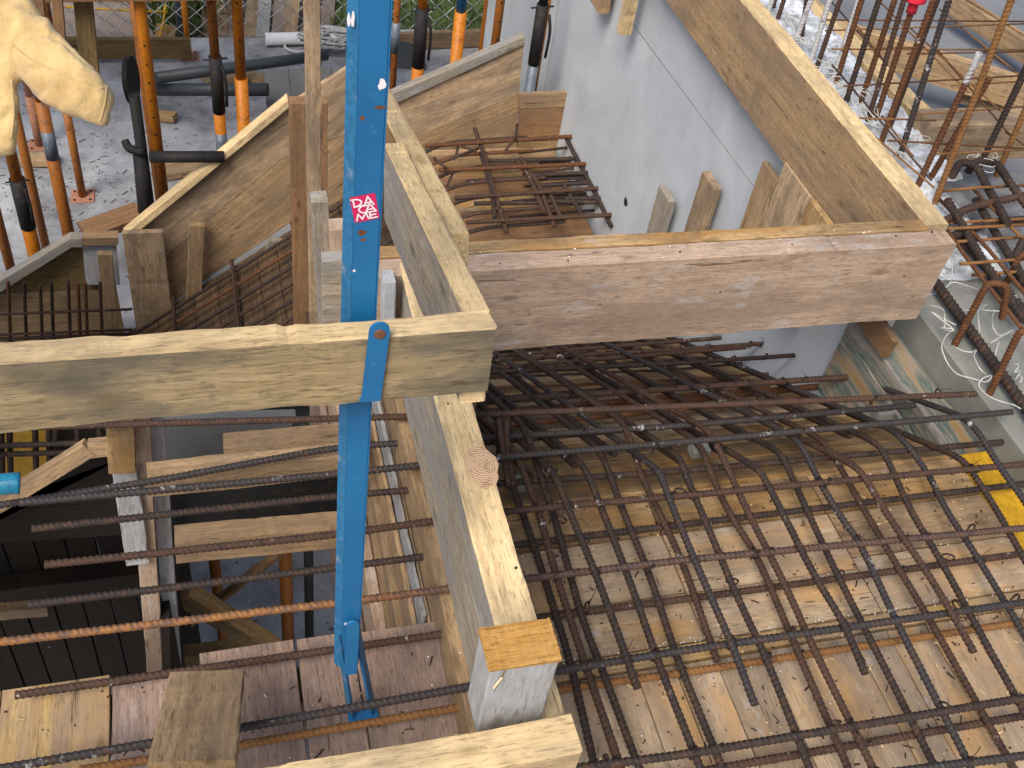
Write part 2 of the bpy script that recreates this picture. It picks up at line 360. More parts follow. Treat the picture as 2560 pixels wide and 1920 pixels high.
for xa, xb in ((.47, .93), (.935, 1.36), (1.365, 1.798)):
    row(xa, xb, 1.285, 1.40, ['amber'], 'x', .12)
    row(xa, xb, 1.003, 1.282, ['deck', 'deck', 'deck', 'side'], 'x', .13)
row(-1.2, -.262, .30, 1.125, ['decky'], 'y', .16); 
for q in ((-.26, -.10, 1.10, 'deckp'), (-.10, .085, 1.145, 'deckp'), (.088, .20, 1.145, 'deckp'), (.20, .468, 1.14, 'deckp')):
    box('board', (q[0]+.0015, q[1]-.0015), (.30, q[2]), (-.025, random.uniform(-.001, .001)), M[q[3]], 'y', dk, jit=.0006, bev=.0015)
# joists under the deck edge
box('joist', (-1.3, .46), (1.02, 1.10), (-.13, -.028), M['olive'], 'x', dk)
box('joist', (-1.3, 1.78), (.45, .53), (-.13, -.032), M['olive'], 'x', dk)
# descending soffit of the first flight
TH = math.radians(33); SL = Vector((0, math.cos(TH), -math.sin(TH)))
fs = thing('stair_soffit_formwork', (1.1, 1.4, 0), 'sloping timber soffit', 'formwork'); del fs['category']; del fs['label']; fs['kind'] = 'structure'
p0 = Vector((0, 1.405, -.012)); s = 0
while s < 2.15:
    w = random.uniform(.12, .17)
    a = p0+SL*(s+w/2)
    beam('board', a+Vector((.47, 0, 0)), a+Vector((1.79, 0, 0)), w-.004, .025, random.choice(['amber', 'amber', 'deck']), up=SL.cross(Vector((-1, 0, 0))) if False else Vector((0, math.sin(TH), math.cos(TH))), parent=fs, jit=.0008)
    s += w
yl = p0.y+SL.y*2.15; zl = p0.z+SL.z*2.15     # lower landing starts here
LZ = zl
row(1.03, 1.80, yl, 4.66, ['brown', 'brown', 'amber', 'side'], 'x', .15, z=LZ, parent=fs)
# soffit of the second flight, going down to the left
T2 = math.radians(36); S2 = Vector((-math.cos(T2), 0, -math.sin(T2)))
p2 = Vector((1.02, 0, LZ-.04)); s = 0
while s < 3.0:
    w = random.uniform(.12, .17); a = p2+S2*(s+w/2)
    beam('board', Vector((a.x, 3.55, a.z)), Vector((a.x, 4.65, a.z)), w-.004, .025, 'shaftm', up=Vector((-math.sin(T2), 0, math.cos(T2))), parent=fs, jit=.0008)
    s += w

# ================================================================== CONCRETE WALL
wl = thing('concrete_wall', (2.0, 3.4, FZ), 'smooth blue grey concrete stair wall with a rough whitish top full of starter bars', 'wall')
XW = 1.825
wp = [(1.9, FZ), (1.9, -.20), (1.9, .1), (2.34, .1), (2.34, FZ)]
box('wall_body', (XW, 2.34), (1.93, 6.1), (FZ+.0, .085), M['wall'], 'y', wl, jit=0, bev=.004)
box('wall_body', (1.915, 2.34), (-.5, 1.927), (FZ+.0, .085), M['ledge'], 'y', wl, jit=0, bev=.006)
# rough top crust as an uneven grid
def crust(name, x0, x1, y0, y1, z, amp, m, parent, res=.022, edge=.0):
    nx, ny = int((x1-x0)/res), int((y1-y0)/res); v = []; 
    base = rng.normal(0, 1, (ny+3, nx+3)); base = (base[:-2, :-2]+base[1:-1, 1:-1]*2+base[2:, 2:]+base[:-2, 2:])/5
    for j in range(ny+1):
        for i in range(nx+1):
            e = 0 if (0 < i < nx and 0 < j < ny) else -.03
            v.append((x0+(x1-x0)*i/nx, y0+(y1-y0)*j/ny, z+amp*base[j, i]+amp*1.5*math.sin(i*.31+j*.17)*math.sin(j*.23)+e))
    f = [(j*(nx+1)+i, j*(nx+1)+i+1, (j+1)*(nx+1)+i+1, (j+1)*(nx+1)+i) for j in range(ny) for i in range(nx)]
    return meshobj(name, v, f, m, None, parent, True)
crust('rough_top', 1.835, 2.335, 2.0, 6.05, .098, .008, M['rough'], wl)
crust('rough_top', 2.02, 2.335, -.4, 2.0, .094, .005, M['ledge'], wl)
crust('rough_top', 2.34, 4.2, .4, 2.62, .02, .012, M['rubble'], wl, .03)
crust('rough_top', 2.34, 2.62, 2.62, 5.6, -.02, .012, M['rough'], wl, .03)
# formwork joint on the wall face and anchor hole
ja, jb = PX(1560, 30, XW), PX(1985, 600, XW)
tube('casting_joint', [ja+Vector((.0008, 0, 0)), jb+Vector((.0008, 0, 0))], .0022, 'ledge', wl, 6)
ja, jb = PX(1390+232, 300, XW), PX(1400+165, 560, XW)
h = PX(1565, 505, XW); ring('anchor_hole_rim', h+Vector((-.001, 0, 0)), (1, 0, 0), .022, .005, 'ledge', wl)
tube('anchor_hole', [h+Vector((-.003, 0, 0)), h+Vector((.001, 0, 0))], .019, 'black', wl, 14)
# upper wall return behind (pale end at the far left of the wall)
box('wall_end', (1.79, 1.823), (5.0, 6.2), (FZ, .08), M['wall'], 'y', wl, jit=0)

# ================================================================== MAIN PLANKS
ZT, ZB = .43, .155
PL = 'plank'
def plank(label, *a, name='timber_plank', group=None, cat='plank', **k):
    o = box(name, *a, **k); return tag(o, label, cat, group)
G_E = 'edge planks round the stair opening'
xr0, xr1 = Vector(PZ(1186, 1370, ZT)).x, Vector(PZ(1262, 1278, ZT)).x
plank('pale centre plank on edge passing under the front guard plank, knot on top', (xr0, xr1), (.668, PZ(1030, 650, ZT).y), (ZB, ZT), 'rail', 'y', group=G_E, seg=60, side='raildark')
# cross plank made of three boards side by side
yf = PZ(1720, 645, ZT).y
cr = thing('cross_beam', (1.1, yf, ZB), 'heavy pinkish cross plank of three boards, spanning above the rebar to the concrete wall', 'beam', G_E)
xl, xe = PZ(825, 600, ZT).x, PZ(2375, 590, ZT).x
box('front_board', (xl+.05, xe), (yf-.002, yf+.055), (ZB+.02, ZT), M['pink'], 'x', cr, seg=60)
box('middle_board', (xl+.03, PZ(2303, 548, ZT).x-.006), (yf+.058, yf+.098), (ZB+.03, ZT+.003), M['amber'], 'x', cr, seg=50)
box('back_board', (xl-.02, xe-.42), (yf+.101, yf+.135), (ZB+.03, ZT-.035), M['raildark'], 'x', cr, seg=50)
# right plank over the wall edge
xa, xb = PZ(2303, 548, ZT).x, PZ(2365, 548, ZT).x
plank('long brown plank on edge along the top of the concrete wall', (xa, xb), (yf+.078, 5.4), (ZB, ZT), 'rail', 'y', group=G_E, seg=60, side='hull')
# near plank with block
zn = .50
nb = [PZ(1425, 1785, zn), PZ(1455, 1880, zn)]
plank('pale plank along the bottom edge of the picture, its right end beside the sawn block', (-.9, (nb[0].x+nb[1].x)/2), (nb[1].y, nb[0].y), (.385, zn), 'rail', 'x', group=G_E, seg=50)
bt = thing('sawn_block', (.36, .70, .436), 'whitish upright block with an orange sawn top at the end of the centre plank', 'block')
c1 = (PZ(1200, 1570, .62)+PZ(1375, 1555, .62)+PZ(1220, 1660, .62)+PZ(1400, 1640, .62))/4
bx0, bx1 = c1.x-.050, c1.x+.050; by0, by1 = c1.y-.034, c1.y+.031
box('body', (bx0, bx1), (by0, by1), (.436, .612), M['grey'], 'z', bt)
box('sawn_top', (bx0-.001, bx1+.002), (by0-.001, by1+.001), (.6125, .62), M['sawn'], 'x', bt, jit=.001, seg=24)
fib = []
for i in range(90):
    sx = random.random(); sy = random.random()
    a = Vector((bx0+sx*(bx1-bx0), by0+sy*(by1-by0), .6205))
    if i < 45: a.x = bx1-random.uniform(0, .006)
    d = Vector((random.uniform(.001, .006), random.uniform(-.006, .004), random.uniform(0, .002)))
    n = Vector((d.y, -d.x, 0)).normalized()*.0006
    fib.append((a-n, a+n, a+d))
v = [q for t_ in fib for q in t_]; f = [(3*i, 3*i+1, 3*i+2) for i in range(len(fib))]
tag(meshobj('sawn_fibres', v, f, M['sawn'], None, bt), kind='stuff')
beam('splinter', (bx0+.018, by0-.004, .60), (bx0+.006, by0-.010, .585), .003, .002, 'rail', parent=bt, jit=.0003, bev=.0005)
poly('crack', [(bx0+.020, by0-.0012, .613), (bx0+.023, by0-.0012, .613), (bx0+.011, by0-.0012, .55)], (0, .0005, 0), 'brown', parent=bt)
# strip of wood under the block, right of it
# tilted short board on the left
a = (PZ(425, 1705, .19)+PZ(610, 1697, .19))/2; b = (PZ(345, 1935, .33)+PZ(612, 1920, .33))/2
tag(beam('short_board', a, b, .125, .035, 'side', up=(0, -.3, 1), seg=24), 'short tilted board with a big knot, lying over the bars beside the bottom plank', 'board')

def knotdisc(name, u, v, z, ru, rv, m, parent):
    c = PZ(u, v, z+.0006); n = 18
    pts = [c+Vector((math.cos(6.283*i/n)*ru*random.uniform(.85, 1.1), math.sin(6.283*i/n)*rv*random.uniform(.85, 1.1), 0)) for i in range(n)]
    vv_ = [c+Vector((0, 0, .0016))]+pts; return meshobj(name, [q_-c for q_ in vv_], [(0, 1+i, 1+(i+1) % n) for i in range(n)], M[m], Matrix.Translation(c), parent, True)
ck = [o_ for o_ in S.objects if o_.get('label', '').startswith('pale centre plank')][0]
def knotm():
    m, t, b = mat('knot_wood'); tc = N(t, 'ShaderNodeTexCoord'); w = N(t, 'ShaderNodeTexWave', wave_type='RINGS', rings_direction='SPHERICAL')
    w.inputs['Scale'].default_value = 60; w.inputs['Distortion'].default_value = 6; w.inputs['Detail'].default_value = 3; t.links.new(tc.outputs['Object'], w.inputs[0])
    c = mix(t, ramp(t, w.outputs['Fac'], [(.2, 0), (.8, 1)]), (.58, .36, .21), (.68, .47, .28))
    c = mix(t, ramp(t, noise(t, coords(t, (1, 1, 1)), 60, 5, .7), [(.5, 0), (.66, .6)]), c, (.28, .14, .07))
    t.links.new(c, b.inputs['Base Color']); b.inputs['Roughness'].default_value = .75; bump(t, b, w.outputs['Fac'], .6, .002); return m
M['knot'] = knotm()
knotdisc('knot', 1205, 1165, ZT+.001, .031, .052, 'knot', ck)
# ================================================================== STOP-END BOARDS LEFT OF THE CENTRE PLANK
se = thing('stop_end_form', (.36, 1.3, -.3), 'layered side boards standing below the centre plank, cement streaked', 'formwork')
xs = PZ(1075, 1400, .11).x
x2 = PZ(1050, 1466, -.02).x
x3 = PZ(977, 1479, -.2).x
box('board', (xs, xr0+.02), (.70, 2.15), (-.025, .118), M['side'], 'y', se)
box('board', (x2, xs-.003), (.95, 2.2), (-.22, -.012), M['side'], 'y', se)
box('white_edged_board', (x2-.010, x2-.002), (1.16, 2.2), (-.10, -.004), M['grey'], 'y', se)
box('board', (x2-.022, x2-.012), (1.16, 2.2), (-.30, -.075), M['side'], 'y', se)
box('board', (x3, x2-.015), (1.16, 2.25), (-.42, -.20), M['side'], 'y', se)
box('board', (x3-.03, x3-.002), (1.17, 2.3), (-.62, -.36), M['pink'], 'y', se)
box('board', (x3-.055, x3-.034), (1.18, 2.6), (-.95, -.55), M['deckp'], 'y', se)
def nails(parent, pts):
    for p_ in pts: tube('nail_head', [p_[0], Vector(p_[0])+Vector(p_[1])*.0015], .0026, 'black' if random.random() < .5 else 'rustspot', parent, 8)
nails(ck, [(PZ(u, v, ZT), (0, 0, 1)) for u, v in ((1120, 1010), (1290, 1420))])
nails(cr, [(PZ(u, v, ZT), (0, 0, 1)) for u, v in ((1250, 660), (1420, 652), (1425, 640), (1700, 630), (1980, 612), (2240, 590), (2330, 580))])
nails(cr, [(PY(u, v, yf-.002), (0, -1, 0)) for u, v in ((1500, 760), (1800, 730), (2260, 690), (2280, 740))])
# ================================================================== BLUE GUARD POST
by = PZ(915, 1790, 0).y
gp = thing('guard_post', PZ(915, 1790, 0), 'tall blue steel guard rail post with a magenta sticker, hooked around the front plank', 'guard post')
def yq(u, v, d=0): return PY(u, v, by+d)
xc = (yq(838, 1480).x+yq(905, 1480).x)/2; wv = .060
bxl, bxr = yq(838, 1480).x, yq(905, 1480).x
ztop = 1.62
def vbox(name, x, y, z, m, parent, bev=.001):
    c = ((x[0]+x[1])/2, (y[0]+y[1])/2); return beam(name, (c[0], c[1], z[0]), (c[0], c[1], z[1]), x[1]-x[0], y[1]-y[0], m, up=(0, 1, 0), parent=parent, jit=.0001, bev=bev, seg=2)
TOPP = yq(923, 0); 
# channel: web faces the viewer, flanges go back
vbox('web', (bxl+.012, bxr-.002), (by-.002, by+.0015), (.20, ztop), M['blue'], gp)
poly('left_flange', [(bxl+.0115, by-.002, .20), (bxl+.0115, by-.002, ztop), (bxl+.0015, by+.010, ztop), (bxl+.0015, by+.010, .20)], (.0025, .002, 0), M['bluel'], parent=gp)
vbox('right_flange', (bxr-.0018, bxr+.0), (by-.002, by+.02), (.20, ztop), M['blue'], gp)
fl_, fr_ = yq(872, 1788).x, yq(942, 1788).x
poly('foot_strap', [(bxl+.001, by+.018, .31), (bxl+.008, by-.004, .31), (fl_+.008, by-.010, .004), (fl_, by+.010, .004)], (.004, .004, 0), M['bluel'], parent=gp)
poly('foot_strap', [(bxr-.007, by-.004, .31), (bxr+.001, by+.018, .31), (fr_, by+.010, .004), (fr_-.009, by-.010, .004)], (-.004, .004, 0), M['blue'], parent=gp)
vbox('base_shoe', (fl_-.001, fr_+.001), (by-.014, by+.024), (.0015, .011), M['blue'], gp)
# lower latch tongue
q0, q1 = yq(882, 1555, -.014), yq(905, 1680, -.014)
def strap(name, x0, x1, y0, z0, z1, lean=0, m='blue', th=.004, parent=gp):
    n = 8; cx = (x0+x1)/2; r = (x1-x0)/2
    pts = [(x0-lean, y0, z0), (x1-lean, y0, z0)] + [(cx+r*math.cos(t), y0, z1-r+r*math.sin(t)) for t in [math.pi*i/n for i in range(n+1)]]
    return poly(name, pts, (0, th, 0), M[m], parent=parent)
strap('lower_latch', q0.x-.011, q0.x+.011, by-.016, q1.z, q0.z+.002)
# hook strap in front of the front plank
yfp = by-.055
h1, h0 = PY(950, 808, yfp-.004), PY(925, 1003, yfp-.004)
hs = strap('hook_strap', h1.x-.0122, h1.x+.0122, yfp-.005, h0.z, h1.z, lean=(h1.x-h0.x)*.85)
rp = PY(950, 837, yfp-.0062); tube('rivet', [rp, rp+Vector((0, .002, 0))], .007, 'rustspot', hs, 12)
vbox('hook_arm', (h1.x-.020, h1.x+.004), (yfp-.001, by-.003), (h0.z-.002, h0.z+.004), M['blue'], gp)
# sticker
s0 = yq(912, 520, -.0026)
st = tag(place(bpy.data.objects.new('sticker', None), Matrix.Translation(s0), gp), 'tilted magenta square sticker lettered in white')
Rz = Matrix.Rotation(math.radians(-11), 4, 'Y')
def stq(pts, m, y, nm):
    vv = [s0 + (Rz @ Vector((p[0], 0, p[1])))*.0142 + Vector((0, y, 0)) for p in pts]
    return meshobj(nm, vv, [tuple(range(len(vv)))], m, None, st)
stq([(-1, -1.25), (.92, -1.25), (1, -1.15), (1, 1.15), (.92, 1.25), (-.92, 1.25), (-1, 1.15)], M['pinkst'], 0, 'sticker_sheet')
Ls = []
def stroke(p, q, w=.066): 
    d = Vector((q[0]-p[0], q[1]-p[1])).normalized(); n = Vector((-d.y, d.x))*w
    d = d*w*.9
    Ls.append([(p[0]+n.x-d.x, p[1]+n.y-d.y), (p[0]-n.x-d.x, p[1]-n.y-d.y), (q[0]-n.x+d.x, q[1]-n.y+d.y), (q[0]+n.x+d.x, q[1]+n.y+d.y)])
def arc(cx, cy, rx, ry, a0, a1, n=9):
    pr = None
    for i in range(n+1):
        t = math.radians(a0+(a1-a0)*i/n); c = (cx+rx*math.cos(t), cy+ry*math.sin(t))
        if pr: stroke(pr, c)
        pr = c
stroke((-.78, 1.0), (-.78, .30)); arc(-.78, .65, .62, .35, 90, -90); stroke((-.95, 1.0), (-.78, 1.0)); stroke((-.78, .30), (.0, .30))      # D
stroke((.0, .22), (.38, 1.05)); stroke((.38, 1.05), (.74, .22)); stroke((.16, .50), (.60, .50))                                          # A
arc(.0, -.06, .48, .34, 60, 290)                                                                                                        # C
stroke((.02, -.38), (.42, .36)); stroke((.42, .36), (.80, -.38)); stroke((.15, -.16), (.64, -.16))                                        # A
stroke((-.80, -1.02), (-.62, -.42)); stroke((-.62, -.42), (-.34, -.95)); stroke((-.34, -.95), (.0, -.40)); stroke((.0, -.40), (.14, -1.02))  # M
stroke((.30, -.42), (.30, -1.02)); stroke((.30, -.42), (.82, -.42)); stroke((.30, -.72), (.74, -.72)); stroke((.30, -1.02), (.82, -1.02))  # E
vv = []; ff = []
for q in Ls:
    b0 = len(vv); vv += [s0 + (Rz @ Vector((p[0], 0, p[1])))*.0142 + Vector((0, -.0004, 0)) for p in q]; ff.append(tuple(range(b0, b0+4)))
for i in range(len(vv)): vv[i] = vv[i] + Vector((0, -.00002*(i//4), 0))
meshobj('lettering', vv, ff, M['letters'], None, st)
def paint_mark(u, v, r, m, el=1.0, nm='worn_patch'):
    c = yq(u, v, -.0024); n = 11
    pts = [c+Vector((math.cos(6.283*i/n)*r*random.uniform(.6, 1.2), 0, math.sin(6.283*i/n)*r*el*random.uniform(.6, 1.2))) for i in range(n)]
    meshobj(nm, pts, [tuple(range(n))], M[m], None, gp)
for u, v, r, m_, el in ((905, 582, .006, 'rustspot', .7), (908, 600, .004, 'rustspot', .6), (955, 212, .004, 'letters', 2.0), (905, 295, .003, 'rustspot', 1), (882, 50, .0018, 'letters', 5), (872, 50, .0018, 'letters', 5), (886, 677, .002, 'letters', 1), (865, 1560, .004, 'letters', 1.2), (950, 268, .007, 'rustspot', .35)):
    paint_mark(u, v, r, m_, el)

# ================================================================== GUARD RAIL PLANKS
fz1 = PY(1245, 820, yfp).z; fz0 = PY(1215, 978, yfp).z
xend = PY(1228, 900, yfp).x
G_G = 'guard rail planks'
o = plank('thick weathered guard plank crossing the left half, held by the blue hook', (-1.1, xend), (yfp, yfp+.033), (fz0, fz1), 'rail', 'x', group=G_G, seg=60, jit=.0018, side='front')
# two planks leading away and down along the flight
na = Vector(PZ(1190, 790, fz1)); nb_ = Vector(PZ(1232, 790, fz1)); xg1 = nb_.x
fa = PX(1010, 358, xg1)
w1 = xg1-na.x
def slope_plank(label, near, far, w, hgt, m, nm='timber_plank', cat='plank', group=None, side='raildark'):
    d = (far-near).normalized(); up = Vector((0, -d.z, d.y)).normalized()
    off = Vector((-w/2, 0, 0)) - up*hgt/2
    return tag(beam(nm, near+off, far+off, w, hgt, m, up=up, seg=50, side=side), label, cat, group)
slope_plank('pale ribbed guard plank butting against the front plank and running away from it', Vector((xg1, yfp+.035, fz1-.002)), fa, .034, .135, 'rail', group=G_G)
xg2 = xg1+.036
slope_plank('second yellowish guard plank, farther and right of the ribbed one, with an orange sawn end', PX(1173, 579, xg2), PX(968, 205, xg2), .040, .11, 'rail', group=G_G, side='amber')

# ================================================================== LANDING REBAR MATS
RU = .0070
def bar(px, z, m, parent, r=RU, name='transverse_bar', rib=.22):
    return tube(name, [PZ(u, v, z) for u, v in px], r, m, parent, rib=rib, rad=.08)
um = thing('rebar_mat', (1.2, .9, .14), 'upper mat of dark ribbed bars over the deck, sticking out left past the centre plank', 'rebar mat', 'landing rebar mats')
lm = thing('rebar_mat', (1.2, .9, .045), 'lower mat of rusty ribbed bars lying close above the deck boards', 'rebar mat', 'landing rebar mats')
ZU, ZL = .14, .047
UP = [([(-60, 1071), (850, 1046), (1188, 1037), (2440, 985)], 'bart'), ([(50, 1257), (840, 1185), (1228, 1145), (1710, 1105), (2530, 1030)], 'barb'),
      ([(112, 1412), (835, 1337), (1266, 1278), (1710, 1239), (2620, 1155)], 'bart'), ([(-60, 1612), (850, 1507), (1320, 1447), (1710, 1400), (2620, 1315)], 'barg'),
      ([(-60, 1932), (600, 1820), (1145, 1722), (1394, 1677), (1710, 1626), (2620, 1498)], 'barb'), ([(900, 1990), (1456, 1918), (1710, 1887), (2640, 1732)], 'bar'),
      ([(1900, 1975), (2330, 1918), (2640, 1880)], 'barb')]
LO = [([(-60, 1272), (400, 1200), (840, 1118), (1212, 1095), (1710, 1064), (2287, 1013)], 'barb'), ([(80, 1322), (840, 1240), (1250, 1208), (1710, 1177), (2510, 1105)], 'bar'),
      ([(70, 1512), (835, 1420), (1297, 1362), (1710, 1311), (2620, 1203)], 'bar'), ([(38, 1738), (830, 1625), (1110, 1585), (1351, 1544), (1710, 1498), (2620, 1376)], 'bart'),
      ([(200, 1925), (615, 1860), (1130, 1772), (1402, 1723), (1710, 1682), (2620, 1546)], 'bary'), ([(1500, 1975), (1813, 1918), (2640, 1776)], 'bart')]
for px, m_ in UP: bar(px, ZU, m_, um)
for px, m_ in LO: bar(px, ZL, m_, lm)
def lbar(px, z, m, parent, slope=2.1, end=True, r=RU, off=0.0):
    """longitudinal bar: px runs from the near end to the bend; beyond it the bar dives along the flight"""
    pts = [PZ(u, v, z) for u, v in px]
    if end: pts.append(pts[-1] + SL*slope + Vector((off, 0, 0)))
    return tube('longitudinal_bar', pts, r, m, parent, rib=.22, rad=.07)
zu, zl_ = ZU-2*RU-.001, ZL+2*RU+.001
LB = [
 ([(1500, 1960), (1483, 1900), (1425, 1649), (1356, 1428), (1309, 1288), (1270, 1184), (1254, 1118)], zl_, 'bar', lm, .35),
 ([(1560, 1950), (1542, 1887), (1472, 1688), (1387, 1428), (1348, 1280), (1317, 1200), (1290, 1130)], zu, 'bart', um, 2.2),
 ([(1610, 1950), (1585, 1887), (1519, 1708), (1457, 1552), (1383, 1280), (1352, 1192), (1313, 1068)], zl_, 'bar', lm, 2.1),
 ([(1593, 1720), (1562, 1630), (1495, 1447), (1425, 1280), (1395, 1205), (1380, 1178)], zu+.034, 'bar', um, 2.2),
 ([(1775, 1980), (1750, 1918), (1710, 1817), (1651, 1669), (1573, 1447), (1507, 1278), (1472, 1190), (1455, 1160)], zu, 'bar', um, 2.2),
 ([(1830, 1975), (1805, 1918), (1694, 1649), (1624, 1435), (1558, 1278), (1503, 1126)], zl_, 'bar', lm, 2.1),
 ([(1793, 1653), (1710, 1412), (1647, 1278), (1600, 1184), (1565, 1060)], zl_, 'bart', lm, 2.0),
 ([(1887, 1762), (1832, 1614), (1754, 1440), (1686, 1280), (1655, 1195), (1640, 1170)], zu+.034, 'barb', um, 2.2),
 ([(2045, 1970), (2023, 1918), (1918, 1649), (1844, 1494), (1754, 1279), (1716, 1192), (1700, 1141)], zu, 'bar', um, 2.2),
 ([(2140, 1970), (2120, 1918), (1995, 1630), (1893, 1389), (1820, 1279), (1778, 1184), (1750, 1107)], zl_, 'bart', lm, 2.1),
 ([(2205, 1970), (2182, 1918), (2038, 1630), (1964, 1463), (1869, 1279), (1817, 1165), (1778, 1079)], zu, 'bart', um, 2.2),
 ([(2163, 1684), (2112, 1560), (2038, 1443), (1955, 1279), (1910, 1192), (1890, 1168)], zu+.034, 'bar', um, 2.2),
 ([(2365, 1975), (2338, 1918), (2186, 1618), (2089, 1428), (2021, 1283), (1968, 1165), (1950, 1130)], zl_, 'bar', lm, 2.1),
 ([(2450, 1970), (2419, 1902), (2244, 1560), (2151, 1358), (2093, 1279), (2042, 1192), (1999, 1099)], zu, 'barb', um, 2.2),
 ([(2560, 1965), (2528, 1910), (2338, 1572), (2256, 1436), (2163, 1279), (2097, 1161), (2058, 1099)], zl_, 'bart', lm, 2.1),
 ([(2435, 1630), (2380, 1533), (2314, 1424), (2213, 1279), (2167, 1200), (2140, 1165)], zu+.034, 'bart', um, 2.2),
 ([(2600, 1850), (2536, 1735), (2438, 1560), (2357, 1408), (2277, 1279), (2217, 1142), (2190, 1105)], zu, 'bar', um, 2.2),
 ([(2620, 1690), (2560, 1583), (2427, 1366), (2367, 1279), (2322, 1184), (2244, 1079)], zl_, 'barb', lm, 2.0),
 ([(2620, 1500), (2560, 1397), (2495, 1279), (2439, 1192), (2405, 1145)], zu, 'bar', um, 2.2),
 ([(2640, 1390), (2560, 1247), (2505, 1177), (2427, 1048)], zu+.02, 'barb', um, .35),
]
for px, z, m_, par, sl_ in LB: lbar(px, z, m_, par, sl_)
# bars across the flight
fm = thing('rebar_mat', (1.2, 2.2, -.4), 'mat of dark bars sloping down the flight beneath the cross plank', 'rebar mat', 'landing rebar mats')
NF = Vector((0, math.sin(TH), math.cos(TH)))
qf = Vector((0, 1.37, zu)) + NF*.017
def fbar(px, q, m, r=RU, name='transverse_bar'):
    return tube(name, [PP(u, v, q, NF) for u, v in px], r, m, fm, rib=.2, rad=.03)
fbar([(1150, 872), (1710, 830), (1890, 818)], qf, 'bart'); fbar([(1150, 905), (1710, 873), (1965, 855), (2019, 869)], qf, 'bart')
fbar([(1150, 934), (1710, 908), (2034, 885), (2073, 898)], qf, 'bar'); fbar([(1195, 1022), (1215, 1003), (1710, 970), (2167, 940), (2236, 963)], qf, 'bart', .0085)
ql = qf - NF*.10
fbar([(1170, 1033), (1710, 1000), (2110, 960)], ql+NF*.03, 'barr', .010); fbar([(1200, 975), (1700, 952), (2000, 930)], ql, 'barr')
fbar([(1160, 905+45), (1700, 925), (1950, 900)], ql, 'bart'); fbar([(1160, 890), (1700, 850), (1900, 840)], ql, 'bart')
for k in range(8):
    yy = 2.35+k*.16; zz = zu-(yy-1.37)*math.tan(TH)
    tube('transverse_bar', [(.50, yy, zz+.01), (1.76, yy, zz+.012)], RU, 'bart', fm, rib=.2)
    if k % 2: tube('transverse_bar', [(.50, yy+.03, zz-.09), (1.74, yy, zz-.09)], RU, 'bar', fm, rib=.2)
for k in range(5):
    yy = 1.62+k*.13; zz = zl_-(yy-1.40)*math.tan(TH)
    tube('transverse_bar', [(.52, yy, zz), (1.70-.02*k, yy-.01, zz)], RU, random.choice(['bart', 'barr']), fm, rib=.2)
for k in range(9):
    xx = .66+k*.125; y0_ = 1.45+.05*(k % 3); z0_ = zl_-(y0_-1.40)*math.tan(TH)+.012
    tube('longitudinal_bar', [Vector((xx, y0_, z0_)), Vector((xx+.015, y0_, z0_))+SL*1.9], RU, random.choice(['bar', 'bart']), fm, rib=.2)
# short dowels and hairpins by the centre plank
for u, dx in ((1254, 0), (1266, .01)):
    a = PZ(u, 1100, .11); tube('hairpin', [a+Vector((0, -.10, -.05)), a+Vector((0, 0, .0)), a+Vector((dx, .05, .03)), a+Vector((dx+.02, .08, -.05)), a+Vector((dx+.02, .05, -.11))], .007, 'bart', lm, rib=.18, rad=.03)
# wire ties at crossings
def tie(p, parent, m='tie'):
    a = random.uniform(0, 3)
    ring('wire_tie', p, (math.cos(a), math.sin(a), .25), .0135, .0012, m, parent, 2.0, a, 5)
    q = Vector(p)+Vector((0, 0, .012)); e = q+Vector((random.uniform(-.03, .03), random.uniform(-.03, .03), random.uniform(.0, .02)))
    tube('wire_tail', [q, (q+e)/2+Vector((0, 0, .008)), e], .0008, m, parent, 4, rad=.01)
for u, v in ((1640, 1122), (1470, 1068), (1450, 1010), (1900, 1000), (2185, 1002), (2345, 985), (1760, 1100), (2005, 1082), (1890, 1390), (1885, 1382), (2150, 1352), (2430, 1325), (1700, 1232), (2070, 1208), (2440, 1175), (1832, 1606), (1560, 1645), (1490, 1660), (1980, 1583), (2115, 1565), (2390, 1515), (2540, 1500), (1627, 1425), (1400, 1300), (1385, 1185), (2365, 1770), (2085, 1810), (1795, 1870), (1520, 1905), (1375, 1180)):
    tie(PZ(u, v, ZU-.004), um)
for u, v in ((1920, 1645), (2160, 1858), (2440, 1575), (1830, 1455), (2370, 1395), (2105, 1440), (1470, 1520)):
    tie(PZ(u, v, ZL+.012), lm)
def crossings():
    out = []
    for A_, za, par in ((UP, ZU, um), (LO, ZL, lm)):
        for px, _m in A_:
            for lx, z_, _c, lpar, _s in LB:
                if lpar is not par: continue
                for i in range(len(px)-1):
                    for j in range(len(lx)-1):
                        (x1, y1), (x2, y2), (x3, y3), (x4, y4) = px[i], px[i+1], lx[j], lx[j+1]
                        d_ = (x2-x1)*(y4-y3)-(y2-y1)*(x4-x3)
                        if abs(d_) < 1e-6: continue
                        t_ = ((x3-x1)*(y4-y3)-(y3-y1)*(x4-x3))/d_; u_ = ((x3-x1)*(y2-y1)-(y3-y1)*(x2-x1))/d_
                        if 0 <= t_ <= 1 and 0 <= u_ <= 1: out.append((x1+t_*(x2-x1), y1+t_*(y2-y1), za, par))
    return out
for u, v, z_, par in crossings():
    if u < 2600 and random.random() < .55: tie(PZ(u, v, z_-.004), par)
for (p_, q_) in (((1200, 870), (1880, 820)), ((1200, 903), (1960, 857)), ((1200, 932), (2030, 887)), ((1220, 1003), (2160, 941))):
    for k in range(11):
        f_ = (k+random.uniform(.2, .8))/11; tie(PP(p_[0]+(q_[0]-p_[0])*f_, p_[1]+(q_[1]-p_[1])*f_, qf, NF), fm)
